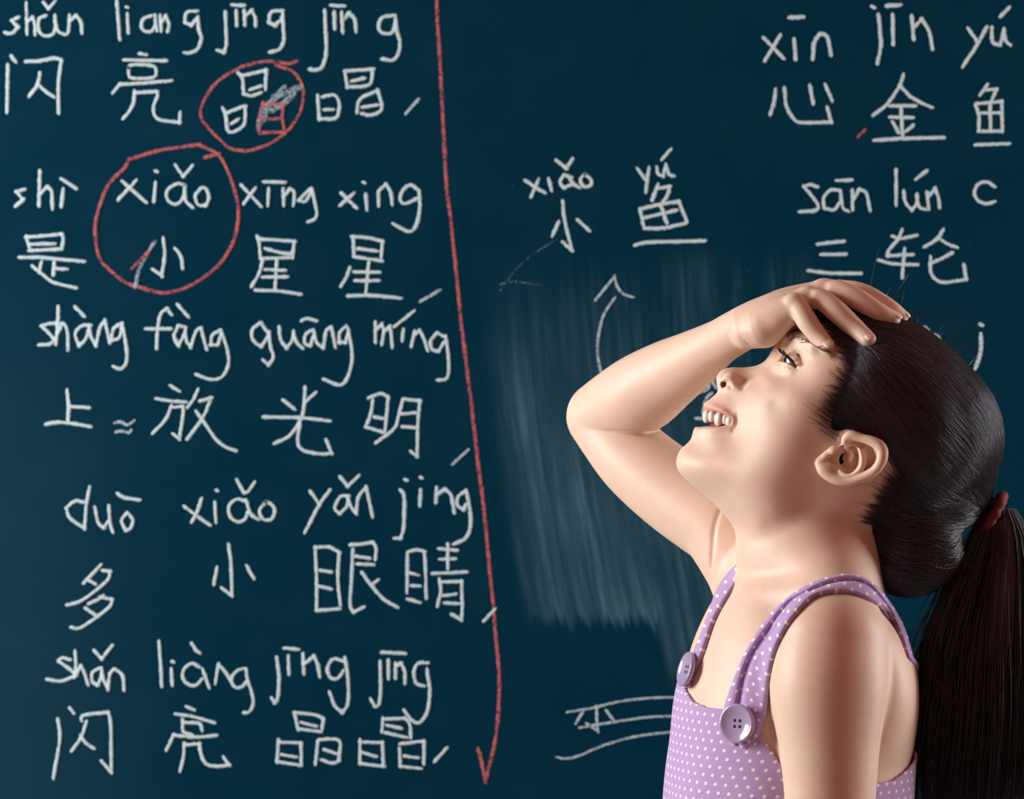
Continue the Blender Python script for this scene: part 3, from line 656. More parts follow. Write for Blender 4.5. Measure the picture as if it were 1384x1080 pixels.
def poly_sdf(poly, X, Y):
    """signed distance to a closed polygon, negative inside"""
    X, Y = np.broadcast_arrays(np.asarray(X, float), np.asarray(Y, float))
    d = np.full(X.shape, 1e9)
    ins = np.zeros(X.shape, bool)
    n = len(poly)
    for i in range(n):
        ax, ay = poly[i]
        bx, by = poly[(i + 1) % n]
        ex, ey = bx - ax, by - ay
        L = ex * ex + ey * ey
        if L < 1e-9:
            continue
        t = np.clip(((X - ax) * ex + (Y - ay) * ey) / L, 0, 1)
        d = np.minimum(d, (X - ax - ex * t) ** 2 + (Y - ay - ey * t) ** 2)
        if by != ay:
            c = ((ay > Y) != (by > Y)) & (X < ex * (Y - ay) / ey + ax)
            ins ^= c
    d = np.sqrt(d)
    return np.where(ins, -d, d)

def blur2(a, sig):
    r = int(3 * sig) + 1
    k = np.exp(-0.5 * (np.arange(-r, r + 1) / sig) ** 2)
    k /= k.sum()
    a = np.pad(a, r, mode='edge')
    a = np.apply_along_axis(lambda x: np.convolve(x, k, 'valid'), 0, a)
    return np.apply_along_axis(lambda x: np.convolve(x, k, 'valid'), 1, a)

# ---------------------------------------------------------------- head: side outline and half widths
PROFILE = [(1066, 446), (1052, 460), (1043, 474), (1035.5, 486), (1024, 493.5), (1006, 496.6), (990, 496.4), (978, 499), (970.8, 505),
           (968, 513), (969.2, 522), (970.2, 528), (967, 533), (960.5, 538.5), (955, 544), (953, 549), (954, 554), (950, 562),
           (945, 571), (940, 579), (936, 587), (933.5, 594), (928, 600), (919.5, 608), (915, 618), (914, 627), (916.6, 636),
           (924, 645.5), (936, 656), (950, 667), (964, 679.5), (985, 703), (1010, 735), (1060, 752), (1120, 745), (1170, 722),
           (1215, 703), (1262, 690), (1300, 655), (1318, 610), (1320, 565), (1305, 520), (1276, 480), (1240, 451), (1200, 432),
           (1150, 421), (1110, 422), (1085, 431)]
HEAD_POLY = catmull(PROFILE, 5, True)
HR = 2.0
HU0, HV0, HU1, HV1 = 890, 390, 1345, 770
hu = np.arange(HU0, HU1, HR)
hv = np.arange(HV0, HV1, HR)
HX, HY = np.meshgrid(hu, hv, indexing='ij')
hd = -poly_sdf(HEAD_POLY, HX, HY)                       # positive inside
sat = np.where(hd > 0, 70 * (1 - np.exp(-np.maximum(hd, 0) / 70)), hd)
b1, b2 = blur2(sat, 4 / HR), blur2(sat, 16 / HR)
def sst(x, a, b):
    t = np.clip((x - a) / (b - a), 0, 1)
    return t * t * (3 - 2 * t)
hs = sat + (b1 - sat) * sst(hd, 4, 10)
hs = hs + (b2 - hs) * sst(hd, 18, 45)

# half width of the head at points of its side view
WIDTHS = [(984, 510, 17), (976, 512, 12), (990, 517, 24), (1002, 509, 17), (1000, 520, 28), (1012, 503, 12), (1010, 515, 28), (1022, 503, 21),
          (1032, 497, 21), (1042, 487, 22), (1050, 476, 24), (1030, 512, 54), (1012, 530, 57), (1048, 499, 44), (1052, 487, 36), (1060, 474, 44),
          (1066, 462, 42), (1066, 492, 66), (1074, 497, 80), (1085, 500, 98), (1078, 470, 72), (1085, 455, 68), (1095, 475, 92), (1100, 445, 66),
          (1120, 470, 100), (1150, 450, 84), (1200, 460, 92), (1130, 510, 118), (1100, 520, 116), (1060, 525, 101), (1040, 545, 93), (1080, 560, 117),
          (978, 532, 22), (985, 537, 30), (966, 540, 16), (961, 547, 17), (975, 550, 34), (990, 562, 48), (1000, 545, 52), (1020, 570, 86), (1010, 600, 87),
          (957, 578, 30), (972, 580, 42), (946, 590, 24), (940, 602, 24), (960, 600, 46), (985, 590, 54), (990, 620, 78), (926, 622, 26), (945, 625, 48), (930, 640, 26),
          (965, 640, 62), (1000, 650, 88), (1040, 640, 110), (1050, 600, 114), (1080, 640, 113), (1100, 600, 117), (1110, 560, 119), (950, 655, 34),
          (975, 670, 48), (1000, 690, 64), (1040, 690, 92), (1080, 680, 96), (1120, 640, 116), (1150, 620, 121), (1160, 570, 130), (1130, 700, 92),
          (1180, 690, 88), (1200, 640, 122), (1200, 550, 136), (1250, 520, 112), (1260, 590, 124), (1260, 650, 100), (1290, 600, 92), (1160, 500, 126)]
wp = np.array(WIDTHS, float)
def bil(A, x, y):
    i = np.clip((x - HU0) / HR, 0, A.shape[0] - 1.001)
    j = np.clip((y - HV0) / HR, 0, A.shape[1] - 1.001)
    a, b = i.astype(int), j.astype(int)
    s, t = i - a, j - b
    return A[a, b] * (1 - s) * (1 - t) + A[a + 1, b] * s * (1 - t) + A[a, b + 1] * (1 - s) * t + A[a + 1, b + 1] * s * t
q_i = np.log(np.maximum(wp[:, 2] ** 2 / np.maximum(bil(hs, wp[:, 0], wp[:, 1]), 1.0), 4.0))
def tps(x, y, val, lam=8.0):
    n = len(x)
    r2 = ((x[:, None] - x) ** 2 + (y[:, None] - y) ** 2) / 1e4
    Kk = np.where(r2 > 0, 0.5 * r2 * np.log(r2 + 1e-12), 0) + lam * 1e-3 * np.eye(n)
    Pm = np.stack([np.ones(n), x / 100, y / 100], 1)
    A = np.block([[Kk, Pm], [Pm.T, np.zeros((3, 3))]])
    sol = np.linalg.solve(A, np.concatenate([val, np.zeros(3)]))
    def ev(X, Y):
        out = sol[n] + sol[n + 1] * X / 100 + sol[n + 2] * Y / 100
        for i in range(n):
            r2 = ((X - x[i]) ** 2 + (Y - y[i]) ** 2) / 1e4
            out = out + sol[i] * 0.5 * r2 * np.log(r2 + 1e-12)
        return out
    return ev
qf = np.clip(tps(wp[:, 0], wp[:, 1], q_i)(HX, HY), 2.2, 6.2)
hg = hs * np.exp(qf)                                    # squared half width
hgu, hgv = np.gradient(hg, HR)
def head_fn(U, V, W):
    x, y = np.broadcast_arrays(U[:, :, 0], V[:, :, 0])
    g = bil(hg, x, y)[:, :, None].astype(np.float32)
    s = (bil(hgu, x, y) ** 2 + bil(hgv, x, y) ** 2)[:, :, None].astype(np.float32)
    off = np.maximum(np.maximum(HU0 + 4 - U, U - HU1 + 4), 0)
    return (W * W - g) / np.sqrt(4 * W * W + s + 60.0) + off
def head_h(u, v):
    return math.sqrt(max(float(bil(hg, np.array([u], float), np.array([v], float))[0]), 0.0))

# ---------------------------------------------------------------- torso
YAW = math.radians(20)
FX, FW = -math.cos(YAW), math.sin(YAW)                  # forward of the chest in (u,w)
LX, LW = math.sin(YAW), math.cos(YAW)                   # towards her left shoulder
TORSO = np.array([  # v, centre u, half depth, half width
    (752, 1090, 40, 40), (775, 1086, 74, 84), (805, 1081, 106, 120), (850, 1083, 132, 148), (900, 1082, 149, 160), (950, 1078, 157, 164),
    (1000, 1073, 156, 165), (1035, 1068, 154, 165), (1100, 1064, 154, 162), (1200, 1062, 155, 160), (1300, 1062, 150, 168),
    (1420, 1064, 150, 180), (1500, 1066, 120, 150)], float)
TORSO = catmull(TORSO, 8)
def torso_fn(U, V, W):
    c = np.interp(V, TORSO[:, 0], TORSO[:, 1]).astype(np.float32)
    a = np.interp(V, TORSO[:, 0], TORSO[:, 2]).astype(np.float32)
    b = np.interp(V, TORSO[:, 0], TORSO[:, 3]).astype(np.float32)
    x = (U - c) * FX + W * FW
    y = (U - c) * LX + W * LW
    d = ((np.abs(x / a) ** 2.25 + np.abs(y / b) ** 2.25) ** (1 / 2.25) - 1) * np.minimum(a, b)
    return np.maximum(d, TORSO[0, 0] - V)

def build_trunk(G):
    G.add(torso_fn, (860, 745, -240), (1290, 1500, 260), 0)
    # neck and shoulder slopes
    G.chain([((1120, 640, 0), 84), ((1092, 725, 0), 94), (P(1090, 765, 0), 93), (P(1098, 815, 0), 90)], 30)
    G.cone(P(1110, 750, 20), P(1136, 846, 150), 76, 52, 34)
    G.cone(P(1075, 765, -20), P(1020, 790, -110), 68, 58, 14)
    G.ell((1164, 925, 105), (56, 85, 60), 30)            # shoulder blade
    G.chain([(P(1014, 806, 56), 4), (P(1045, 803, 92), 6), (P(1085, 803, 128), 6)], 24)   # collar bone

# ---------------------------------------------------------------- main body grid
RES = 1.6
G = Grid((746, 366, -352), (1345, 1112, 272), RES)
build_trunk(G)
TR = Grid((860, 740, -230), (1290, 1350, 250), 2.4)      # trunk alone, for the clothing
build_trunk(TR)
# near arm
TRn = [(P(1124, 872, 168), 73), (P(1120, 925, 178), 77), (P(1121, 1000, 184), 66), (P(1122, 1060, 186), 60), (P(1120, 1140, 186), 56)]
G.chain(TRn, 14)
# raised far arm
def R(pu, pv, w, r):
    return (P(pu, pv, w), r * (1 - w / FPX))
upper = [R(1016, 770, -118, 60), R(980, 716, -145, 58), R(954, 695, -165, 57.5), R(923, 673, -190, 57), R(889, 647, -216, 55), R(857, 619, -242, 52), R(830, 588, -265, 48), R(813, 564, -280, 47)]
fore = [R(813, 562, -280, 47), R(836, 549, -250, 51), R(866, 532, -208, 54), R(900, 509, -160, 48), R(935, 487.5, -105, 40), R(972, 463, -45, 31), R(1003, 444.5, 2, 29)]
GA = Grid((746, 366, -352), (1100, 860, 60), RES)
GA.chain(upper, 0)
GB = Grid((746, 366, -352), (1100, 860, 60), RES)
GB.chain(fore, 0)
GA.merge(GB, 2.0)
G.merge(GA, 9.0)
del GA, GB
# head
HG = Grid((890, 390, -160), (1345, 770, 160), RES)
HG.add(head_fn, (890, 390, -160), (1345, 770, 160))
# eye sockets' lids (both sides), eyes at EYE
EYE = np.array([1077.5, 493.0, 53.0])
EYE_R = 23.0
for s in (1, -1):
    e = EYE * (1, 1, s)
    HG.ell(e, (27.5, 27.5, 27.5), 7)
    HG.chain([((1050, 497, 36 * s), 5), ((1054, 501, 54 * s), 6.5), ((1066, 507, 72 * s), 5)], 9)                # fold under the lower lid
    HG.chain([((1058, 471, 44 * s), 1.2), ((1067, 472, 62 * s), 1.6), ((1075, 484, 78 * s), 1.8), ((1078, 494, 84 * s), 1.2)], 2.5, sub=True)  # lid crease
    HG.chain([((1064, 458, 34 * s), 7), ((1078, 458, 60 * s), 8), ((1094, 470, 86 * s), 7)], 16)                 # brow ridge
    slit = np.array([(1073, 501.5), (1066, 495), (1058, 490.5), (1046, 488), (1044, 478), (1056, 479.5), (1065, 487)])
    def eye_cut(U, V, W, e=e, s=s):
        x, y = np.broadcast_arrays(U[:, :, 0], V[:, :, 0])
        pd = poly_sdf(slit, x, y)[:, :, None].astype(np.float32)
        d = np.sqrt((U - e[0]) ** 2 + (V - e[1]) ** 2 + (W - e[2]) ** 2)
        return np.maximum(np.maximum(pd, d - 36), 34 - s * W)
    HG.add(eye_cut, e - 40, e + 40, 1.2, sub=True)
    # nose wings and nostrils
    HG.ell((988, 516, 18 * s), (13, 12, 10), 6)
    HG.chain([((996, 503, 20 * s), 3.5), ((1003, 511, 29 * s), 4), ((1001, 523, 34 * s), 3)], 7, sub=True)
    HG.chain([((974, 520, 17 * s), 4.2), ((980, 518.5, 25 * s), 5.2), ((985, 523, 28 * s), 3.4)], 2, sub=True)
    HG.chain([((978, 520, 13 * s), 4.5), ((996, 512, 9 * s), 5)], 2, sub=True)
    # lips
    HG.chain([((957, 550, 0), 5.0), ((959, 550.5, 12 * s), 5.4), ((967, 552, 26 * s), 5.0), ((979, 557.5, 38 * s), 4.0), ((988, 566, 45 * s), 2.4)], 5)
    HG.chain([((946, 583.5, 0), 6.0), ((949, 582.5, 14 * s), 6.4), ((960, 581, 30 * s), 5.6), ((974, 578, 40 * s), 4.2), ((987, 571, 46 * s), 2.2)], 6)
    HG.chain([((992, 560, 51 * s), 2), ((993, 571, 53 * s), 2.5), ((987, 581, 52 * s), 2)], 5, sub=True)          # mouth corner
mouth = np.array([(940, 574.5), (948, 560), (956, 556.5), (966, 557), (977, 561), (986, 567), (984, 573.5), (972, 576), (956, 576), (944, 577)])
mouth = np.vstack([mouth[:1], mouth[1:]])
def mouth_cut(U, V, W):
    x, y = np.broadcast_arrays(U[:, :, 0], V[:, :, 0])
    pd = poly_sdf(mouth, x, y)[:, :, None].astype(np.float32)
    return np.maximum(np.maximum(pd, np.abs(W) - 62), -13 - head_fn(U, V, W))
HG.add(mouth_cut, (930, 550, -60), (992, 582, 60), 4.0, sub=True)
HG.ell((1136, 620, 120), (13, 11, 30), 4, sub=True)       # ear canal
G.merge(HG, 10.0)

def hit(px, py, Gf, lift):
    """first point of the surface Gf = lift met along the sight line of a photo pixel"""
    ws = np.arange(252, -345, -1.5)
    pts = np.array([P(px, py, w) for w in ws])
    f = Gf.sample(pts) - lift
    k = np.nonzero(f < 0)[0]
    if len(k) and k[0] > 0:
        i = k[0]
        t = f[i - 1] / (f[i - 1] - f[i])
        return pts[i - 1] + (pts[i] - pts[i - 1]) * t
    p = pts[np.argmin(f)][None]
    for _ in range(3):
        p = p - (Gf.sample(p) - lift)[:, None] * Gf.grad(p)
    return p[0]

def crease(pts, r, k):
    q = [(hit(x, y, G, 0.0), rr) for (x, y), rr in zip(pts, r)]
    G.chain(q, k, sub=True)
crease([(822, 581), (845, 583.5), (870, 583.5), (890, 582), (902, 580)], [0.6, 1.8, 2.6, 2.8, 2.8], 3.0)      # fold of the elbow
crease([(973, 690), (966, 712), (963, 740), (961, 768)], [0.4, 1.1, 1.1, 0.4], 6.0)                           # fold of the armpit

# ---------------------------------------------------------------- raised hand lying over the forehead
def on_head(pu, pv, lift):
    """point at photo pixel (pu,pv) resting on the near side of the head"""
    w = 40.0
    for _ in range(6):
        q = P(pu, pv, w)
        w = head_h(q[0], q[1]) + lift
    return P(pu, pv, w)
H = Grid((960, 365, -130), (1250, 520, 150), RES)
WR = [R(985, 455, -24, 29), R(1003, 444.5, 2, 28.5), R(1022, 434, 16, 27)]
H.chain(WR, 0)
KN = {'pinky': P(1076, 411, 66), 'ring': P(1094, 402, 50), 'middle': P(1115, 392, 28), 'index': P(1136, 393, 2)}
H.chain([(P(1014, 440, 14), 26), (P(1045, 415, 34), 19), (KN['ring'], 14)], 8)
H.chain([(P(1014, 438, 4), 25), (P(1055, 409, 18), 18), (KN['middle'], 14.5)], 8)
H.chain([(P(1012, 438, -10), 24), (P(1065, 411, -6), 18), (KN['index'], 12.5)], 8)
H.chain([(P(1012, 440, 18), 26), (P(1045, 424, 48), 19), (KN['pinky'], 13.5)], 8)
H.chain([(P(1034, 442, 38), 27), (P(1052, 434, 54), 19), (P(1068, 424, 64), 13)], 9)      # heel of the hand on the little finger side
H.chain([(P(1010, 452, 26), 20), (P(1030, 446, 40), 22)], 8)
fingers = {
    'pinky': [(KN['pinky'], 13.5), (P(1083, 421, 76), 12), (P(1092, 436, 84), 12.3), (P(1106, 454, 92), 10.6), (on_head(1117.5, 466.5, 6), 9)],
    'ring': [(KN['ring'], 13.5), (P(1112, 406, 62), 12.5), (P(1131, 421, 76), 13), (P(1156, 444, 88), 11.4), (on_head(1173, 459.5, 8), 10)],
    'middle': [(KN['middle'], 13.5), (P(1136, 394, 44), 12.5), (P(1159, 405, 58), 12.8), (P(1186, 421, 68), 11), (P(1206, 431, 66), 9.8)],
    'index': [(KN['index'], 12.5), (P(1155, 393, 18), 11.5), (P(1176, 401, 34), 11.5), (P(1203, 416, 44), 9.8), (P(1218, 427.5, 42), 8.6)]}
fingers = {k_: [(p_, r_ * 1.14) for p_, r_ in v_] for k_, v_ in fingers.items()}
for fn_, pts in fingers.items():
    F1 = Grid(H.lo, H.lo + (H.n - 1) * RES, RES)
    F1.chain(pts, 0)
    H.merge(F1, 4.0)
for nm, r in (('pinky', 6), ('ring', 6.5), ('middle', 6.5), ('index', 6)):                # knuckles
    k = KN[nm]
    H.ell(k + np.array([-4, -5, 3]), (10, 7, 8), 8)
for a, b in (('pinky', 'ring'), ('ring', 'middle'), ('middle', 'index')):                 # hollows between the knuckles
    m = (KN[a] + KN[b]) / 2
    H.chain([(m + (-10, -15, 6), 3), (m + (6, -10, 10), 4.5)], 8, sub=True)
H.chain([(P(1013, 448, -14), 20), (P(1036, 449, -46), 14), (P(1062, 446, -76), 11), (P(1088, 452, -98), 9.5)], 8)   # thumb, on the far side
H.chain([(P(1013, 462, 42), 2), (P(1004, 455, 40), 2.2), (P(1000, 447, 34), 1.5)], 4, sub=True)                     # wrist crease
G.merge(H, 3.0)
V1, Q1 = surface_nets(G.f, G.lo, RES, 2)

# ---------------------------------------------------------------- ear
def ear_w(u, v):
    return 121 + (u - 1105) * 0.40
def E3(pu, pv, dw=0.0):
    w = 125
    for _ in range(4):
        q = P(pu, pv, w)
        w = ear_w(q[0], q[1]) + dw
    return P(pu, pv, w)
EAR = Grid((1075, 560, 86), (1205, 672, 186), 1.0)
ear_out = [(1137, 603), (1139, 592), (1148, 586), (1163, 590), (1178, 595), (1189, 602), (1194.5, 612), (1193, 624), (1185, 636), (1171, 644), (1154, 650), (1138, 652),
           (1124, 647), (1113, 638), (1108, 630), (1110, 623), (1120, 615)]
plate = catmull([E3(*p)[:2] for p in ear_out], 4, True)
concha = catmull([E3(*p)[:2] for p in [(1119, 622), (1128, 613), (1139, 602), (1147, 604), (1155, 602), (1161, 612), (1161, 628), (1153, 638), (1143, 640), (1135, 632)]], 4, True)
def plate_fn(U, V, W):
    x, y = np.broadcast_arrays(U[:, :, 0], V[:, :, 0])
    pd = poly_sdf(plate, x, y)[:, :, None].astype(np.float32)
    return np.maximum(pd, np.abs(W - (ear_w(U, V) - 8)) - 7)
EAR.add(plate_fn, (1090, 570, 90), (1200, 660, 175), 0)
for (a, b) in (((1137, 605), (1172, 640)), ((1120, 630), (1150, 645))):                   # root of the ear towards the head
    EAR.cone(E3(*a, -20), E3(*b, -22), 10, 13, 6)
EAR.chain([(E3(1146, 611, 1), 4.5), (E3(1143, 596, 3), 6), (E3(1150, 589, 4), 7), (E3(1165, 592.5, 4), 6), (E3(1180, 597, 4), 7), (E3(1190, 604, 4), 7.6), (E3(1193, 614, 4), 7.6),
           (E3(1190, 626, 4), 7), (E3(1181, 637, 3), 6.5), (E3(1165, 645, 1), 6.5), (E3(1148, 650, 0), 6.8), (E3(1130, 647, 0), 8), (E3(1115, 637, 0), 8.5), (E3(1109, 627, -1), 8)], 2.5)
EAR.ell(E3(1122, 634, -2), (14, 11, 8), 5)                                                 # lobe
EAR.chain([(E3(1110, 622, -1), 6), (E3(1118, 615, 0), 6), (E3(1127, 607, -2), 5)], 4)      # front edge by the cheek
EAR.ell(E3(1128, 610, 1), (8, 6, 6), 3)                                                    # tragus
EAR.chain([(E3(1169, 601, -3), 4), (E3(1176, 610, -5), 6), (E3(1177, 622, -5), 6), (E3(1168, 634, -5), 5), (E3(1154, 644, -5), 3.5)], 3, sub=True)   # groove inside the rim
EAR.chain([(E3(1157, 603, 1), 3.0), (E3(1163, 612, 3), 4.6), (E3(1166, 624, 4), 5.2), (E3(1162, 634, 3), 4.8), (E3(1153, 640, 2), 4.5), (E3(1143, 642, 1), 4.8), (E3(1136, 638, 0), 4)], 2.5)
EAR.ell(E3(1164, 601, 0), (7, 5, 6), 2, sub=True)
def concha_fn(U, V, W):
    x, y = np.broadcast_arrays(U[:, :, 0], V[:, :, 0])
    pd = poly_sdf(concha, x, y)[:, :, None].astype(np.float32)
    return smax(pd, (ear_w(U, V) - 20) - W, 4.0)
EAR.add(concha_fn, (1105, 590, 100), (1170, 650, 180), 2.0, sub=True)
EAR.chain([(E3(1144, 606, -12), 4), (E3(1150, 614, -10), 4), (E3(1149, 622, -12), 3)], 3)  # root of the rim inside the hollow
V3, Q3 = surface_nets(EAR.f, EAR.lo, 1.0, 2)

# ---------------------------------------------------------------- skin material
def skin_material():
    m, nt, b, _ = new_mat('skin')
    tc = N(nt, 'ShaderNodeTexCoord')
    n1 = noise(nt, tc.outputs['Object'], 140.0, 5.0, 0.65)
    c = mix_col(nt, n1, (0.75, 0.545, 0.425), (0.83, 0.63, 0.51))
    lip = N(nt, 'ShaderNodeAttribute', attribute_name='lip')
    c = mix_col(nt, math_n(nt, 'MULTIPLY', lip.outputs['Fac'], 0.75), c, (0.60, 0.22, 0.17))
    sc = N(nt, 'ShaderNodeAttribute', attribute_name='scalp')
    n3 = noise(nt, tc.outputs['Object'], 500.0, 3.0)
    c = mix_col(nt, math_n(nt, 'MULTIPLY', sc.outputs['Fac'], math_n(nt, 'MULTIPLY_ADD', n3, 0.8, 0.45), clamp=True), c, (0.10, 0.045, 0.035))
    mo = N(nt, 'ShaderNodeAttribute', attribute_name='mouth')
    c = mix_col(nt, mo.outputs['Fac'], c, (0.35, 0.07, 0.06))
    nt.links.new(c, b.inputs['Base Color'])
    b.inputs['Subsurface Weight'].default_value = 0.5
    b.inputs['Subsurface Radius'].default_value = (1.0, 0.34, 0.2)
    b.inputs['Subsurface Scale'].default_value = 0.0035
    b.inputs['Roughness'].default_value = 0.48
    b.inputs['Specular IOR Level'].default_value = 0.45
    n2 = noise(nt, tc.outputs['Object'], 1400.0, 3.0)
    bn = N(nt, 'ShaderNodeBump')
    bn.inputs['Strength'].default_value = 0.14
    bn.inputs['Distance'].default_value = 0.0005
    nt.links.new(n2, bn.inputs['Height'])
    nt.links.new(bn.outputs[0], b.inputs['Normal'])
    return m
skin_m = skin_material()

# lower body, out of the frame: waist to floor, hanging hand
LB = Grid((860, 1090, -230), (1290, 2850, 290), 7.0)
LB.add(torso_fn, (860, 1085, -240), (1290, 1500, 260), 0)
for s in (1, -1):
    o = 95 * s
    LB.chain([((1066 + LX * o, 1440, LW * o), 100), ((1064 + LX * o * .8, 1900, LW * o * .8), 72), ((1072 + LX * o * .8, 2050, LW * o * .8), 66),
              ((1084 + LX * o * .8, 2250, LW * o * .8), 66), ((1082 + LX * o * .8, 2640, LW * o * .8), 42), ((1082 + LX * o * .8, 2770, LW * o * .8), 40)], 16)
    LB.chain([((1085 + LX * o * .8, 2800, LW * o * .8), 42), ((1000 + LX * o * .8, 2812, LW * o * .8 + 30), 36), ((950 + LX * o * .8, 2818, LW * o * .8 + 48), 28)], 10)
LB.chain([(P(1122, 1060, 186), 59), (P(1120, 1140, 186), 56), ((1102, 1290, 190), 50), ((1080, 1480, 205), 40), ((1050, 1620, 215), 30)], 8)
LB.chain([((1050, 1620, 215), 28), ((1040, 1680, 215), 32), ((1032, 1730, 213), 28)], 10)
for i, (dx, L, r) in enumerate(((-26, 88, 11), (-9, 104, 11.5), (9, 98, 11.5), (26, 74, 10))):
    LB.chain([((1033 + dx, 1730, 213), 13), ((1028 + dx * 1.1, 1730 + L * .5, 211), r), ((1034 + dx * 1.1, 1730 + L, 205), r - 2)], 4)
LB.chain([((1012, 1660, 213), 15), ((990, 1710, 208), 12), ((988, 1750, 204), 10)], 6)
V4, Q4 = surface_nets(LB.f, LB.lo, 7.0, 1)

VB = np.concatenate([V1, V3, V4])
QB = np.concatenate([Q1, Q3 + len(V1), Q4 + len(V1) + len(V3)])
use = np.zeros(len(VB), bool)
use[QB.ravel()] = True
remap = np.cumsum(use) - 1
VB, QB = VB[use], remap[QB]

def seg_dist(V, pts):
    d = np.full(len(V), 1e9)
    pts = np.array(pts, float)
    for a, b in zip(pts[:-1], pts[1:]):
        ba = b - a
        t = np.clip(((V - a) @ ba) / ba.dot(ba), 0, 1)
        d = np.minimum(d, np.linalg.norm(V - a - t[:, None] * ba, axis=1))
    return d
Vab = VB * (1, 1, 0) + np.abs(VB) * (0, 0, 1)
up = seg_dist(Vab, [(956, 551.5, 0), (959, 552, 12), (967, 554, 26), (979, 559, 38), (988, 567, 45)])
lo_ = seg_dist(Vab, [(943, 580, 0), (947, 579, 14), (959, 578, 30), (973, 576, 40), (987, 570, 46)])
lip = np.maximum(1 - sst(up, 5.0, 8.0), 0.6 * (1 - sst(lo_, 4.0, 7.5)))
md = poly_sdf(mouth, VB[:, 0], VB[:, 1])
inside = (md < 2.5) & (np.abs(VB[:, 2]) < 60)
depth = np.sqrt(np.maximum(bil(hg, VB[:, 0], VB[:, 1]), 0)) - np.abs(VB[:, 2])
mo = (inside & (depth > 5)).astype(float)
noz = np.minimum(seg_dist(Vab, [(978, 520, 12), (996, 512, 9)]), 99)
mo = np.maximum(mo, 0.8 * (noz < 5.6))
lip *= 1 - mo

HAIR_REGION = catmull([(1092, 405), (1108, 428), (1136, 452), (1146, 480), (1136, 512), (1119, 545), (1111, 568), (1114, 584), (1130, 581), (1150, 578),
                       (1176, 584), (1197, 598), (1204, 620), (1200, 645), (1190, 675), (1176, 706), (1168, 735), (1160, 790), (1240, 850), (1420, 800), (1420, 420), (1250, 360), (1120, 370)], 5, True)
hin = -poly_sdf(HAIR_REGION, VB[:, 0], VB[:, 1])
near_head = (np.abs(VB[:, 2]) < np.sqrt(np.maximum(bil(hg, VB[:, 0], VB[:, 1]), 0)) + 4) & (VB[:, 1] < 790)
scalp = sst(hin, -26, 8) * near_head * (VB[:, 1] < 740) * ~((poly_sdf(plate, VB[:, 0], VB[:, 1]) < 6) & (VB[:, 2] > 0))

person = mesh_obj('person', world_loc(VB), QB[:, ::-1].copy(), skin_m, None, True, {'lip': lip, 'mouth': mo, 'scalp': scalp})
person.location = (PX0, 0, 0)
tag(person, 'girl in a purple polka dot top looking up with one hand on her forehead', 'person')

# ================================================================== face details
def part(name, V, F, mat, label=None, parent=None, smooth=True, attrs=None, kind=None):
    o = mesh_obj(name, world_loc(V), F, mat, parent or person, smooth, attrs)
    if label: o['label'] = label
    if kind: o['kind'] = kind
    return o

def sphere(c, r, n=32, m=16, sup=1.0, R=None):
    """(super)ellipsoid; r may be a triple, R rotates local axes to model axes"""
    r = np.array([r] * 3 if np.isscalar(r) else r, float)
    V, F = [], []
    sg = lambda x: np.sign(x) * abs(x) ** sup
    for j in range(m + 1):
        ph = math.pi * j / m
        for i in range(n):
            th = 2 * math.pi * i / n
            V.append((sg(math.sin(ph)) * sg(math.cos(th)), sg(math.sin(ph)) * sg(math.sin(th)), sg(math.cos(ph))))
    V = np.array(V) * r
    if R is not None:
        V = V @ np.array(R)          # rows of R are the local axes
    for j in range(m):
        for i in range(n):
            F.append((j * n + i, j * n + (i + 1) % n, (j + 1) * n + (i + 1) % n, (j + 1) * n + i))
    return V + np.asarray(c, float), np.array(F)

def tubes(paths, radii, sides=3):
    """many tapered tubes; paths (n,k,3), radii (n,k)"""
    n, k, _ = paths.shape
    T = np.gradient(paths, axis=1)
    T /= np.linalg.norm(T, axis=2, keepdims=True) + 1e-9
    ref = np.array([0.31, 0.21, 0.93])
    A = np.cross(T, ref)
    A /= np.linalg.norm(A, axis=2, keepdims=True) + 1e-9
    B = np.cross(T, A)
    V = []
    for s in range(sides):
        a = 2 * math.pi * s / sides
        V.append(paths + radii[:, :, None] * (math.cos(a) * A + math.sin(a) * B))
    V = np.stack(V, 2)                                    # n,k,sides,3
    idx = np.arange(n * k * sides).reshape(n, k, sides)
    a = idx[:, :-1]
    b = idx[:, 1:]
    F = np.stack([a, np.roll(a, -1, 2), np.roll(b, -1, 2), b], -1).reshape(-1, 4)
    return V.reshape(-1, 3), F

# ---- eyes
def eye_material():
    m, nt, b, _ = new_mat('eyeball')
    at = N(nt, 'ShaderNodeAttribute', attribute_name='ang')
    r = N(nt, 'ShaderNodeValToRGB')
    r.color_ramp.interpolation = 'LINEAR'
    els = r.color_ramp.elements
    els[0].position, els[0].color = 0.0, (0.004, 0.003, 0.003, 1)
    els[1].position, els[1].color = 0.20, (0.004, 0.003, 0.003, 1)
    for p, c in ((0.24, (0.045, 0.018, 0.008, 1)), (0.44, (0.03, 0.012, 0.006, 1)), (0.50, (0.30, 0.32, 0.36, 1)), (1.0, (0.36, 0.28, 0.27, 1))):
        e = els.new(p)
        e.color = c
    nt.links.new(at.outputs['Fac'], r.inputs[0])
    nt.links.new(r.outputs[0], b.inputs['Base Color'])
    b.inputs['Roughness'].default_value = 0.06
    return m
eye_m = eye_material()
look = np.array([-0.86, -0.40, 0.32])
look /= np.linalg.norm(look)
for s in (1, -1):
    c = EYE * (1, 1, s)
    V, F = sphere(c, EYE_R, 48, 32)
    ang = np.arccos(np.clip((V - c) @ look / EYE_R, -1, 1))
    V = V + look * (np.maximum(0, 1 - ang / 0.5)[:, None] ** 1.0) * 1.6
    part('eye', V, F, eye_m, 'dark eye looking up', attrs={'ang': ang})

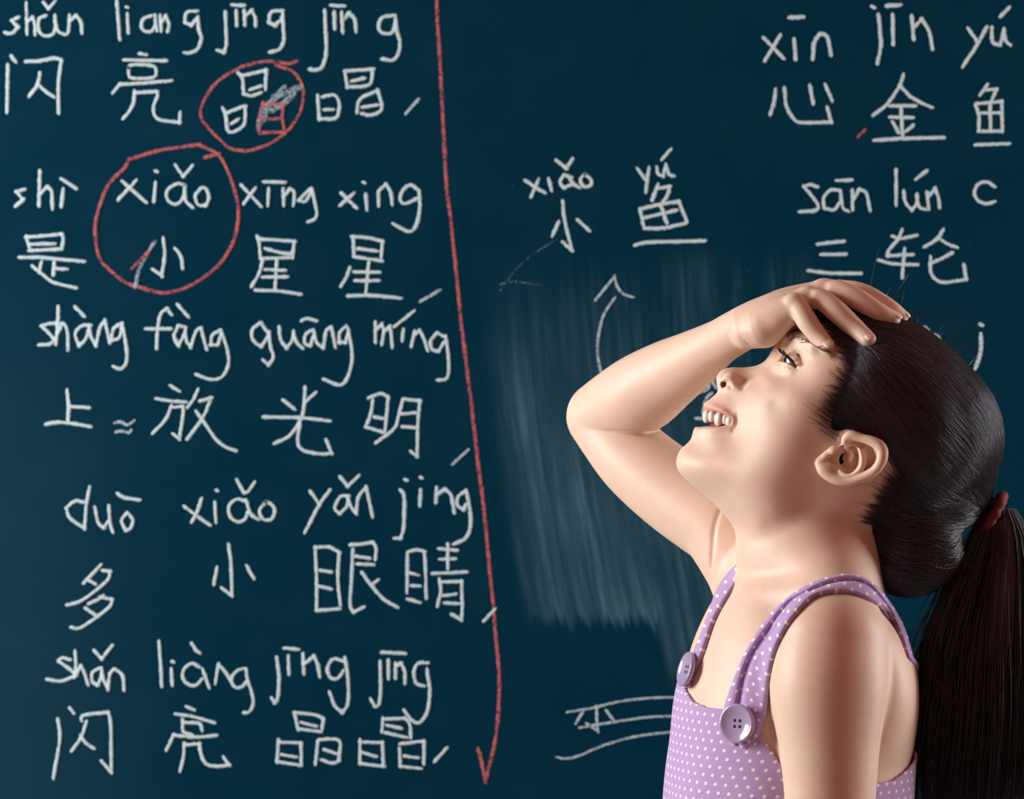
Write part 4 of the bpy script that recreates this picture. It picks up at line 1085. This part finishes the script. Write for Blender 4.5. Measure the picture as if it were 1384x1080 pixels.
# ---- lashes, lid line, eyebrows
lash_m = plain('lash_hair', (0.012, 0.006, 0.008), 0.5)
brow_m = plain('brow_hair', (0.20, 0.075, 0.05), 0.6)
for s in (1, -1):
    c = EYE * (1, 1, s)
    pth, rad = [], []
    up_m = catmull([(1052, 479, 42), (1056, 480, 53), (1063, 485, 66), (1071, 496, 76)], 8)
    up_m = np.array([c + (p * (1, 1, s) - c) / np.linalg.norm(p * (1, 1, s) - c) * 26.5 for p in up_m])
    k = 7
    line = np.stack([np.interp(np.linspace(0, 1, k), np.linspace(0, 1, len(up_m)), up_m[:, a]) for a in range(3)], 1)
    pth.append(line)
    rad.append(np.array([1.2, 1.9, 2.2, 2.2, 2.2, 2.0, 1.2]))
    for i in range(26):
        t = rng.uniform(0.12, 1.0)
        root = np.array([np.interp(t, np.linspace(0, 1, len(up_m)), up_m[:, a]) for a in range(3)])
        L = rng.uniform(8, 13.5) * (1.1 - 0.3 * abs(t - 0.6))
        d0 = np.array([-0.75, -0.25, s * (0.1 + 0.6 * t)]) + rng.normal(0, 0.10, 3)
        d1 = np.array([-0.25, -1.0, s * (0.1 + 0.5 * t)]) + rng.normal(0, 0.10, 3)
        tt = np.linspace(0, 1, k)[:, None]
        pth.append(root + L * (d0 * tt * (1 - 0.5 * tt) + d1 * 0.62 * tt * tt))
        rad.append(np.linspace(0.85, 0.25, k))
    lo_m = np.array([c + (np.array(p) * (1, 1, s) - c) / np.linalg.norm(np.array(p) * (1, 1, s) - c) * 26.0
                     for p in [(1049, 490.5, 30), (1054, 492, 50), (1060, 494, 62), (1066, 497, 70), (1071, 500, 75)]])
    for i in range(12):
        t = rng.uniform(0.1, 0.95)
        root = np.array([np.interp(t, np.linspace(0, 1, len(lo_m)), lo_m[:, a]) for a in range(3)])
        tt = np.linspace(0, 1, k)[:, None]
        pth.append(root + 6 * (np.array([-0.8, 0.15, 0.5 * s]) + rng.normal(0, 0.12, 3)) * tt)
        rad.append(np.linspace(0.45, 0.2, k))
    V, F = tubes(np.array(pth), np.array(rad), 5)
    part('eyelashes', V, F, lash_m, 'dark eyelashes')
    pth, rad = [], []
    for i in range(150):
        t = rng.uniform(0, 1)
        x = 1065 + 44 * t + rng.normal(0, 1.6)
        y = 455 + 3 * t + 22 * t * t + rng.normal(0, 3.6) * (1 - 0.5 * t)
        q = np.array([x, y])
        dr = np.array([0.8, -0.35 + 0.9 * t]) + rng.normal(0, 0.15, 2)
        dr /= np.linalg.norm(dr)
        L = rng.uniform(7, 12)
        row = []
        for tt in np.linspace(0, 1, 5):
            uu = q + dr * L * tt
            row.append((uu[0], uu[1], 0))
        row = np.array(row)
        row[:, 2] = s * (np.array([head_h(r[0], r[1]) for r in row]) + 8)
        for _ in range(4):
            d = G.sample(row) - (0.5 + 0.4 * np.sin(np.linspace(0, math.pi, 5)))
            row = row - d[:, None] * G.grad(row)
        pth.append(row)
        rad.append(np.linspace(0.38, 0.14, 5))
    V, F = tubes(np.array(pth), np.array(rad), 3)
    part('eyebrow', V, F, brow_m, 'thin brown eyebrow')

# ---- teeth
tooth_m = plain('tooth_enamel', (0.80, 0.74, 0.66), 0.25)
for (tu, tv, r1, r2, r3, dep) in ((953.0, 563, 6.6, 9.0, 5.5, None), (960.0, 563.0, 6.0, 8.0, 5.5, 1.2), (968.0, 566.5, 7.0, 9.4, 5.4, -0.6), (976.0, 567.0, 4.6, 7.0, 4.4, 1.5), (981.5, 569.5, 5.4, 7.4, 4.6, 0)):
    for s in (1, -1):
        if dep is None:
            cc = np.array([tu + 2.5, tv, 7.5 * s])
            nrm = np.array([-0.97, 0.0, 0.25 * s])
        else:
            cc = np.array([tu + 2.0, tv, s * (head_h(tu, tv) - 4.5 - dep)])
            g = np.array([-math.sqrt(max(0.05, 1 - ((cc[2] * s) / 50) ** 2)), 0, s * abs(cc[2]) / 50])
            nrm = g / np.linalg.norm(g)
        upd = np.array([0.18, -0.98, 0.0])
        upd = upd - nrm * upd.dot(nrm)
        upd /= np.linalg.norm(upd)
        side = np.cross(upd, nrm)
        V, F = sphere(cc, (r1, r3, r2), 16, 12, 0.8, [side, nrm, upd])
        part('tooth', V, F, tooth_m)

# ---- fingernails
nail_m = plain('nail', (0.90, 0.74, 0.64), 0.2)
def nail(tip, prev, nrm, wdt, ln, off):
    tip, prev = np.array(tip, float), np.array(prev, float)
    d = tip - prev
    d /= np.linalg.norm(d)
    n = np.array(nrm, float)
    n -= d * n.dot(d)
    n /= np.linalg.norm(n)
    sd = np.cross(d, n)
    V, F = sphere(tip + d * 3.4 + n * off, (wdt, ln, 2.4), 20, 10, 0.85, [sd, d, n])
    part('fingernail', V, F, nail_m, 'short pale fingernail')
nail(fingers['pinky'][-1][0], fingers['pinky'][-2][0], (-0.05, -0.45, 0.85), 6.4, 7.2, 8.0)
nail(fingers['ring'][-1][0], fingers['ring'][-2][0], (0.1, -0.62, 0.75), 7.0, 7.6, 8.8)
nail(fingers['middle'][-1][0], fingers['middle'][-2][0], (0.2, -0.85, 0.5), 6.8, 7.2, 8.4)
nail(fingers['index'][-1][0], fingers['index'][-2][0], (0.2, -0.9, 0.35), 6.0, 6.4, 7.2)

# ================================================================== hair
off2 = -poly_sdf(HAIR_REGION, HX, HY)
off2 = np.where(off2 > 0, 10.5 * (1 - np.exp(-off2 / 48)), np.maximum(off2 * 0.45, -9))
off2 = blur2(off2, 2.0)
HAIR = Grid((1080, 385, -175), (1420, 830, 175), 2.4)
def hair_fn(U, V, W):
    x, y = np.broadcast_arrays(U[:, :, 0], V[:, :, 0])
    return head_fn(U, V, W) - bil(off2, x, y)[:, :, None].astype(np.float32)
HAIR.add(hair_fn, (1080, 385, -175), (1344, 770, 175), 0)
TIE = np.array([1334.0, 690.0, 0.0])
HAIR.ell((1270, 592, 0), (84, 96, 112), 22)
HAIR.chain([((1215, 690, 0), 60), ((1228, 728, 0), 68), ((1238, 732, 0), 66)], 26)
HAIR.ell((1226, 716, 0), (68, 86, 84), 20)
HAIR.chain([((1262, 650, 0), 78), ((1296, 672, 0), 42), ((1322, 686, 0), 23), ((1345, 696, 0), 20)], 16)
HAIR.ell((1306, 728, 0), (14, 20, 60), 8, sub=True)
for w_ in (-36, 0, 36):
    HAIR.chain([((1102, 427 + abs(w_) * 0.2, w_), 12), ((1150, 430 + abs(w_) * 0.2, w_), 13), ((1205, 442 + abs(w_) * 0.2, w_), 13)], 10)
VH, QH = surface_nets(HAIR.f, HAIR.lo, 2.4, 2)

def hair_material(name, dark, light, rough):
    m, nt, b, _ = new_mat(name)
    at = N(nt, 'ShaderNodeAttribute', attribute_name='shade')
    c = mix_col(nt, at.outputs['Fac'], dark, light)
    nt.links.new(c, b.inputs['Base Color'])
    b.inputs['Roughness'].default_value = rough
    b.inputs['Specular IOR Level'].default_value = 0.8 if rough < 0.5 else 0.06
    b.inputs['Specular Tint'].default_value = (0.80, 0.86, 1.0, 1)
    return m
shell_m = hair_material('hair_mass', (0.0025, 0.002, 0.003), (0.03, 0.016, 0.018), 0.6)
hair_m = hair_material('hair_black', (0.0025, 0.002, 0.003), (0.050, 0.032, 0.040), 0.26)
# scalp shading is lighter near the hairline, where the hair is thin
sd = -poly_sdf(HAIR_REGION, VH[:, 0], VH[:, 1])
hair_o = part('hair', VH, QH[:, ::-1].copy(), shell_m, 'black hair combed back', attrs={'shade': np.clip(0.14 - sd / 300, 0, 0.14)})

# combed strands following the surface to the hair tie
FLD = Grid(HAIR.lo, HAIR.lo + (HAIR.n - 1) * 2.4, 2.4)
FLD.f = HAIR.f.copy()
FLD.add(head_fn, (1080, 385, -175), (1344, 770, 175), 0)
vis = np.nonzero((VH[:, 2] > -70) & (VH[:, 0] < 1325))[0]
inreg = -poly_sdf(HAIR_REGION, VH[vis, 0], VH[vis, 1])
pr = np.where(inreg > 0, 1.0 + 3.0 * np.exp(-inreg / 18), 0.0)
ns = 5600
roots = VH[rng.choice(vis, ns, p=pr / pr.sum())] + rng.normal(0, 1.2, (ns, 3))
zone = vis[(VH[vis, 0] > 1128) & (VH[vis, 0] < 1235) & (VH[vis, 1] > 425) & (VH[vis, 1] < 590) & (inreg > 0)]
roots = np.concatenate([roots, VH[rng.choice(zone, 2200)] + rng.normal(0, 1.2, (2200, 3))])
# fine baby hair just outside the hairline
edge = HAIR_REGION[(HAIR_REGION[:, 0] < 1160) & (HAIR_REGION[:, 1] > 425) & (HAIR_REGION[:, 1] < 580) & (HAIR_REGION[:, 0] > 1100)]
edge2 = HAIR_REGION[(HAIR_REGION[:, 1] > 640) & (HAIR_REGION[:, 1] < 770) & (HAIR_REGION[:, 0] < 1205)]
NB = 4400
eb = np.concatenate([edge[rng.integers(0, len(edge), NB - 1300)], edge2[rng.integers(0, len(edge2), 1300)]])
bh = eb + rng.normal(0, 1, (NB, 2)) * np.array([12, 10]) + np.array([-3, 1])
bh = np.array([(x, y, head_h(x, y) + 20) for x, y in bh])
roots = np.concatenate([roots, bh])
ns = len(roots)
K = 16
paths = np.zeros((ns, K, 3))
p = roots.copy()
tgt = TIE + np.stack([np.zeros(ns), rng.normal(0, 5, ns), rng.normal(0, 8, ns)], 1)
length = np.linalg.norm(tgt - roots, axis=1) * rng.uniform(0.35, 1.0, ns)
length = np.minimum(length, np.linalg.norm(tgt - roots, axis=1) - 8)
length[-NB:] = rng.uniform(25, 110, NB)
lift = rng.uniform(0.2, 2.2, ns)
wob = rng.normal(0, 0.10, (ns, 3))
low = sst(roots[:, 1], 640, 760)
for i in range(K):
    for _ in range(2):
        d = FLD.sample(p) - lift
        p = p - d[:, None] * FLD.grad(p)
    paths[:, i] = p
    dr = tgt - p
    dist = np.linalg.norm(dr, axis=1)[:, None]
    dr = dr / (dist + 1e-6)
    sag = low * np.clip(dist[:, 0] / 120, 0, 1) * (1 - i / K)
    dr = dr + wob + np.stack([0 * sag, 0.75 * sag, 0 * sag], 1)
    g = FLD.grad(p)
    dr = dr - g * (dr * g).sum(1)[:, None]
    dr /= np.linalg.norm(dr, axis=1)[:, None] + 1e-6
    p = p + dr * (length / (K - 1))[:, None]
rad = rng.uniform(0.45, 0.95, ns)[:, None] * np.sin(np.linspace(0.35, math.pi - 0.35, K))[None] ** 0.6
rad[-NB:] *= 0.36
shade = rng.beta(1.0, 3.2, ns)
front = (roots[:, 0] < 1215) & (roots[:, 1] < 560)
shade[front] = rng.beta(1.4, 2.0, front.sum())
shade[-NB:] = rng.uniform(0.0, 0.8, NB)
ear_in = poly_sdf(plate, paths[:, :, 0], paths[:, :, 1])
keep = ~((ear_in < 2) & (paths[:, :, 2] > 0)).any(1)
V, F = tubes(paths[keep], rad[keep])
shade = np.repeat(shade[keep], K * 3)
part('hair_strands', V, F, hair_m, 'fine strands combed back to the hair tie', hair_o, attrs={'shade': shade}, kind='stuff')

# flyaway hairs over the crown
pth, rad = [], []
for i in range(70):
    u0 = rng.uniform(1165, 1320)
    v0 = np.interp(u0, [1165, 1225, 1260, 1300, 1331], [416, 430, 455, 490, 527])
    r0 = np.array([u0, v0 + 3, rng.uniform(-30, 40)])
    a = rng.uniform(-2.4, -0.2)
    d0 = np.array([math.cos(a), math.sin(a), rng.normal(0, 0.4)])
    d1 = np.array([rng.normal(0.8, 0.6), rng.normal(0.4, 0.6), rng.normal(0, 0.3)])
    t = np.linspace(0, 1, 10)[:, None]
    pth.append(r0 + rng.uniform(12, 46) * (d0 * t + d1 * t * t * 0.8))
    rad.append(np.linspace(0.34, 0.18, 10))
V, F = tubes(np.array(pth), np.array(rad))
part('flyaway_hair', V, F, hair_m, None, hair_o, attrs={'shade': np.full(len(V), 0.9)}, kind='stuff')

# ---- hair tie and ponytail
tie_m = plain('tie_cloth', (0.16, 0.02, 0.03), 0.8, bump=0.4, bscale=700)
V, F = [], []
for i in range(40):
    a = 2 * math.pi * i / 40
    ax = np.array([0.86, 0.5, 0.0])
    e1 = np.array([-0.5, 0.86, 0.0])
    e2 = np.array([0, 0, 1.0])
    rr = 24 + 1.5 * math.sin(9 * a)
    for j in range(12):
        b = 2 * math.pi * j / 12
        rad_ = 7 + 1.2 * math.sin(13 * a)
        V.append(TIE + (8, 3, 0) + (e1 * math.cos(a) + e2 * math.sin(a)) * (rr + rad_ * math.cos(b)) + ax * rad_ * math.sin(b))
for i in range(40):
    for j in range(12):
        F.append((i * 12 + j, i * 12 + (j + 1) % 12, ((i + 1) % 40) * 12 + (j + 1) % 12, ((i + 1) % 40) * 12 + j))
part('hair_tie', np.array(V), np.array(F), tie_m, 'dark red cloth hair tie')

LE = np.array([(690, 1332), (718, 1318), (757, 1299), (803, 1276), (842, 1259), (889, 1246), (960, 1240), (1040, 1234), (1200, 1238)], float)
RE = np.array([(690, 1372), (718, 1392), (757, 1404), (803, 1414), (842, 1420), (889, 1424), (960, 1424), (1040, 1418), (1200, 1392)], float)
PW = np.array([(690, 20), (757, 40), (842, 54), (960, 60), (1200, 40)], float)
npn = 2300
K = 22
s = rng.beta(0.9, 0.9, npn)
ww = rng.uniform(-1, 1, npn) * np.sqrt(1 - (2 * s - 1) ** 2)
vend = rng.uniform(960, 1210, npn) - 60 * (rng.random(npn) < 0.2) - 50 * np.abs(2 * s - 1)
t = np.linspace(0, 1, K)[None]
vv = 688 + (vend[:, None] - 688) * t + 0 * s[:, None]
dv = rng.normal(0, 0.05, npn)[:, None] * t + 0.025 * np.sin(t * rng.uniform(2, 6, npn)[:, None] + rng.uniform(0, 6, npn)[:, None])
ss = s[:, None] + dv
le = np.interp(vv, LE[:, 0], LE[:, 1])
re = np.interp(vv, RE[:, 0], RE[:, 1])
pw = np.interp(vv, PW[:, 0], PW[:, 1])
paths = np.stack([le + (re - le) * ss, vv, pw * (ww[:, None] + dv * 1.5) - 6], 2)
# tips curl a little to the left
paths[:, :, 0] += (rng.normal(-4, 10, npn)[:, None]) * t ** 4
wisp = np.arange(npn) < 90
paths[wisp, :, 0] -= (rng.uniform(2, 26, npn)[:, None] * np.sin(t * math.pi * rng.uniform(0.6, 1.3, npn)[:, None]))[wisp]
rad = rng.uniform(0.6, 1.35, npn)[:, None] * (1 - 0.75 * t ** 3) * np.where(wisp, 0.5, 1.0)[:, None]
V, F = tubes(paths, rad)
pony = part('ponytail', V, F, hair_m, 'long black ponytail hanging down her back', attrs={'shade': np.repeat(rng.beta(0.9, 4.5, npn), K * 3)}, kind='stuff')
PC = Grid((1240, 680, -80), (1440, 1160, 80), 4.0)
PC.chain([((1348, 694, 0), 16), ((1356, 730, 0), 24), ((1350, 790, 0), 38), ((1342, 870, 0), 46), ((1338, 940, 0), 34), ((1336, 990, 0), 10)], 0)
V, F = surface_nets(PC.f, PC.lo, 4.0, 2)
part('inner_hair', V, F[:, ::-1].copy(), hair_m, None, pony, attrs={'shade': np.full(len(V), 0.02)})

# ================================================================== clothes
def dotted_material():
    m, nt, b, _ = new_mat('lilac_dotted_cotton')
    a1 = N(nt, 'ShaderNodeAttribute', attribute_name='du')
    a2 = N(nt, 'ShaderNodeAttribute', attribute_name='dv')
    def cell(off):
        x = math_n(nt, 'ADD', a1.outputs['Fac'], off)
        y = math_n(nt, 'ADD', math_n(nt, 'MULTIPLY', a2.outputs['Fac'], 1 / 1.5), off)
        x = math_n(nt, 'SUBTRACT', x, math_n(nt, 'ROUND', x))
        y = math_n(nt, 'MULTIPLY', math_n(nt, 'SUBTRACT', y, math_n(nt, 'ROUND', y)), 1.5)
        return math_n(nt, 'SQRT', math_n(nt, 'ADD', math_n(nt, 'MULTIPLY', x, x), math_n(nt, 'MULTIPLY', y, y)))
    d = math_n(nt, 'MINIMUM', cell(0.0), cell(0.5))
    dot = math_n(nt, 'SUBTRACT', 1.0, ramp01(nt, d, 0.125, 0.175))
    tc = N(nt, 'ShaderNodeTexCoord')
    wv = noise(nt, tc.outputs['Object'], 900.0, 2.0)
    base = mix_col(nt, wv, (0.42, 0.29, 0.56), (0.52, 0.37, 0.65))
    nt.links.new(mix_col(nt, dot, base, (0.88, 0.84, 0.84)), b.inputs['Base Color'])
    b.inputs['Roughness'].default_value = 0.85
    b.inputs['Sheen Weight'].default_value = 0.15
    b.inputs['Specular IOR Level'].default_value = 0.2
    bn = N(nt, 'ShaderNodeBump')
    bn.inputs['Strength'].default_value = 0.25
    bn.inputs['Distance'].default_value = 0.0004
    nt.links.new(wv, bn.inputs['Height'])
    nt.links.new(bn.outputs[0], b.inputs['Normal'])
    return m
cloth_m = dotted_material()

EDGE = np.array([(-180, 1010), (-150, 1015), (-120, 1040), (-90, 1045), (-65, 1010), (-50, 950), (-40, 905), (-32, 893), (-22, 905), (-8, 928), (5, 942), (18, 947),
                 (30, 947), (38, 949), (46, 968), (58, 1012), (72, 1038), (90, 1048), (120, 1042), (150, 1015), (180, 1010)], float)
def torso_coords(U, V, W):
    c = np.interp(V, TORSO[:, 0], TORSO[:, 1])
    a = np.interp(V, TORSO[:, 0], TORSO[:, 2])
    b = np.interp(V, TORSO[:, 0], TORSO[:, 3])
    x = ((U - c) * FX + W * FW) / a
    y = ((U - c) * LX + W * LW) / b
    return np.degrees(np.arctan2(y, x))
CM = Grid(TR.lo, TR.lo + (TR.n - 1) * TR.res, TR.res)
Ug, Vg, Wg = CM.axes(tuple(slice(0, n) for n in CM.n))
th = torso_coords(Ug, Vg, Wg)
edge_v = np.interp(th, EDGE[:, 0], EDGE[:, 1])
folds = 2.2 * np.sin(th / 7.0 + Vg * 0.012) * sst(Vg, 960, 1120)
flare = 3 * sst(Vg, 960, 1100) ** 1.3
CM.f = np.maximum(np.maximum(TR.f - (5.5 + folds + flare), (edge_v - Vg) * 0.8), np.maximum(-(TR.f - (1.0 + folds + flare)), Vg - 1340)).astype(np.float32)
del th, edge_v, folds, flare
VC, QC = surface_nets(CM.f, CM.lo, CM.res, 1)
thc = torso_coords(VC[:, 0], VC[:, 1], VC[:, 2])
top = part('camisole', VC, QC[:, ::-1].copy(), cloth_m, 'purple camisole with small white polka dots',
           attrs={'du': np.radians(thc) * 150 / 15.0 + VC[:, 1] * 0.012, 'dv': VC[:, 1] / 15.0})

def resample(pts, n):
    c = catmull(pts, 10)
    L = np.concatenate([[0], np.cumsum(np.linalg.norm(np.diff(c, axis=0), axis=1))])
    t = np.linspace(0, L[-1], n)
    return np.stack([np.interp(t, L, c[:, a]) for a in range(c.shape[1])], 1)

def band(A, B, Gf, lift, thick, n=46, m=7, bulge=2.0, tail=0):
    """cloth band whose two borders appear along pixel lines A and B"""
    A, B = resample(A, n), resample(B, n)
    V, du, dv = [], [], []
    run = 0
    for i in range(n):
        if i:
            run += np.linalg.norm((A[i] + B[i] - A[i - 1] - B[i - 1]) / 2)
        for j in range(m):
            s = j / (m - 1)
            q = A[i] * (1 - s) + B[i] * s
            p = hit(q[0], q[1], Gf, (lift + bulge * math.sin(math.pi * s)) * (1 - (0.6 * sst(i / (n - 1), 0.82, 1.0) if tail else 0)))
            V.append(p)
            du.append((s - 0.5) * np.linalg.norm(A[i] - B[i]) / 14.5 + 0.2)
            dv.append(run / 14.5)
    V = np.array(V)
    for k_ in range(tail):                               # carry on over the back, out of sight
        row = V[-m:].copy()
        for _ in range(2):
            g = Gf.grad(row)
            d = np.array([0.0, 0.25, -1.0]) * np.ones((m, 1))
            d = d - g * (d * g).sum(1)[:, None]
            row = row + 3.5 * d / (np.linalg.norm(d, axis=1)[:, None] + 1e-6)
        sj = np.sin(math.pi * np.linspace(0, 1, m))
        for _ in range(3):
            row = row - (Gf.sample(row) - 0.4 * (lift + bulge * sj))[:, None] * Gf.grad(row)
        V = np.concatenate([V, row])
        run += 7
        du += du[-m:]
        dv += [run / 14.5] * m
    n = n + tail
    # smooth along the band
    W = V.reshape(n, m, 3)
    for _ in range(2):
        W[1:-1] = 0.5 * W[1:-1] + 0.25 * (W[:-2] + W[2:])
    V = W.reshape(-1, 3)
    g = Gf.grad(V)
    Vi = V - g * thick
    F = []
    o = n * m
    for i in range(n - 1):
        for j in range(m - 1):
            a = i * m + j
            F.append((a, a + 1, a + m + 1, a + m))
            F.append((o + a, o + a + m, o + a + m + 1, o + a + 1))
        for j in (0, m - 1):
            a, b = i * m + j, (i + 1) * m + j
            F.append((a, b, o + b, o + a) if j == 0 else (a, o + a, o + b, b))
    for i in (0, n - 1):
        for j in range(m - 1):
            a = i * m + j
            F.append((a, o + a, o + a + 1, a + 1) if i == 0 else (a, a + 1, o + a + 1, o + a))
    return np.concatenate([V, Vi]), np.array(F), du + du, dv + dv

def strap(bands, label):
    Vs, Fs, du, dv = [], [], [], []
    o = 0
    for V, F, a, b in bands:
        Vs.append(V)
        Fs.append(F + o)
        du += a
        dv += b
        o += len(V)
    return part('strap', np.concatenate(Vs), np.concatenate(Fs), cloth_m, label, top, attrs={'du': du, 'dv': dv})

BODYF = G
outer = [(990, 1007), (979, 998), (974, 981), (976, 963), (982, 944), (991, 918), (1008, 879), (1032, 841), (1056, 814), (1082, 795), (1112, 781.5), (1142, 775), (1171, 781), (1192, 799), (1210, 823), (1225, 852), (1234, 888)]
groove_a = [(996, 1008), (992, 990), (992, 965), (996, 946), (1001.5, 915), (1014, 882), (1040, 844), (1064, 812), (1088, 799), (1112, 788), (1146, 781), (1172, 787), (1188, 802), (1205, 826), (1219, 853), (1230, 890)]
groove_b = [(1000, 1010), (999, 990), (999, 965), (1003, 946), (1008, 917), (1021, 884), (1047, 847), (1071, 814), (1092, 801), (1114, 791), (1147, 785), (1172, 790), (1187, 804), (1204, 827), (1218, 854), (1229, 890)]
inner = [(1008, 1012), (1019, 1003), (1027, 990), (1032, 972), (1033, 953), (1035, 918), (1044, 879), (1062, 844), (1082, 820), (1103, 802), (1142, 797.5), (1171, 805), (1204, 828), (1222, 856), (1231, 892)]
strap([band(outer, inner, BODYF, 3, 5, 60, 9, 0.5, 32), band(outer, groove_a, BODYF, 6.5, 5, 60, 6, 2.0, 32), band(groove_b, inner, BODYF, 6, 5, 60, 7, 2.0, 32)],
      'gathered shoulder strap over her nearer shoulder')
f_out = [(921, 929), (920, 908), (935, 884), (946, 858), (957.5, 827), (968, 797), (986, 771), (1010, 752), (1040, 742)]
f_in = [(930, 927), (931, 918), (941, 898), (950, 874), (965, 832), (989, 794), (1003, 775), (1020, 762), (1045, 754)]
TS = Grid(TR.lo, (1150, 960, 60), 2.4)
TS.add(torso_fn, (860, 745, -240), (1290, 1500, 260), 0)
TS.cone(P(1075, 765, -20), P(1020, 790, -110), 68, 58, 14)
strap([band(f_out, f_in, TS, 6, 6, 40, 6, 2.0)], 'shoulder strap on the far side of her chest')

# ---- buttons
button_m, nt, b_, _ = new_mat('lilac_button')
b_.inputs['Base Color'].default_value = (0.40, 0.33, 0.54, 1)
b_.inputs['Roughness'].default_value = 0.16
b_.inputs['Coat Weight'].default_value = 0.5
hole_m = plain('button_hole_dark', (0.03, 0.012, 0.04), 0.9)
def button(c, n, r, label):
    n = n / np.linalg.norm(n)
    e1 = np.cross(n, (0, 1, 0))
    e1 /= np.linalg.norm(e1)
    e2 = np.cross(n, e1)
    prof = [(0, 1.2), (0.35, 1.3), (0.62, 2.2), (0.80, 4.2), (0.88, 5.2), (0.95, 5.0), (1.0, 3.6), (1.0, 0), (0.9, -2), (0, -2)]
    V, F = [], []
    n_s = 48
    for q, z in prof:
        for i in range(n_s):
            a = 2 * math.pi * i / n_s
            V.append(c + n * z + (e1 * math.cos(a) + e2 * math.sin(a)) * q * r)
    for j in range(len(prof) - 1):
        for i in range(n_s):
            F.append((j * n_s + i, j * n_s + (i + 1) % n_s, (j + 1) * n_s + (i + 1) % n_s, (j + 1) * n_s + i))
    o = part('button', np.array(V), np.array(F), button_m, label, top)
    # the four thread holes are a dark inlay of the same button
    V, F = [], []
    for a, b in ((-1, -1), (1, -1), (1, 1), (-1, 1)):
        hv, hf = sphere(c + n * 1.0 + (e1 * a + e2 * b) * r * 0.15, (2.5, 2.5, 0.9), 12, 6, 1.0, [e1, e2, n])
        F.append(hf + sum(len(x) for x in V))
        V.append(hv)
    o.data.materials.append(hole_m)
    k0 = len(o.data.vertices)
    me2 = mesh_obj('button_inlay', world_loc(np.concatenate(V)), np.concatenate(F), hole_m)
    import bmesh
    bm = bmesh.new()
    bm.from_mesh(o.data)
    nf = len(bm.faces)
    bm.from_mesh(me2.data)
    bm.faces.ensure_lookup_table()
    for f in bm.faces[nf:]:
        f.material_index = 1
    bm.to_mesh(o.data)
    bm.free()
    bpy.data.objects.remove(me2)
    return o
bc = hit(997, 978, TR, 13)
button(bc, TR.grad(bc[None])[0], 26, 'round lilac four-hole button at the front of her strap')
bc = hit(929, 905, TR, 10)
button(bc, TR.grad(bc[None])[0], 24, 'lilac button seen edge-on on the far strap')

# ---- trousers and shoes, below the frame
trouser_m = plain('trouser_cotton', (0.10, 0.11, 0.20), 0.9, bump=0.2, bscale=800)
LT = Grid((860, 1290, -230), (1290, 2740, 240), 8.0)
LT.add(torso_fn, (860, 1085, -240), (1290, 1500, 260), 0)
SHOES = []
for s in (1, -1):
    o = 95 * s
    LT.chain([((1066 + LX * o, 1440, LW * o), 100), ((1064 + LX * o * .8, 1900, LW * o * .8), 72), ((1072 + LX * o * .8, 2050, LW * o * .8), 66),
              ((1084 + LX * o * .8, 2250, LW * o * .8), 66), ((1082 + LX * o * .8, 2640, LW * o * .8), 46), ((1082 + LX * o * .8, 2780, LW * o * .8), 46)], 16)
Ug, Vg, Wg = LT.axes(tuple(slice(0, n) for n in LT.n))
LT.f = np.maximum(LT.f - 10, np.maximum(1312 - Vg, Vg - 2690)).astype(np.float32)
V, F = surface_nets(LT.f, LT.lo, 8.0, 1)
part('trousers', V, F[:, ::-1].copy(), trouser_m, 'dark trousers')
shoe_m = plain('shoe_canvas', (0.75, 0.72, 0.70), 0.7, bump=0.2, bscale=600)
for s in (1, -1):
    o = 95 * s * .8
    SG = Grid((880, 2700, -220), (1180, 2868, 260), 5.0)
    SG.chain([((1085 + LX * o, 2805, LW * o), 52), ((1000 + LX * o, 2812, LW * o + 30), 48), ((945 + LX * o, 2822, LW * o + 50), 40)], 10)
    Ug, Vg, Wg = SG.axes(tuple(slice(0, n) for n in SG.n))
    SG.f = np.maximum(SG.f, np.maximum(Vg - 2859.4, 2745 - Vg)).astype(np.float32)
    V, F = surface_nets(SG.f, SG.lo, 5.0, 1)
    V[:, 1] = np.minimum(V[:, 1], 2859.8)
    part('shoe', V, F[:, ::-1].copy(), shoe_m)
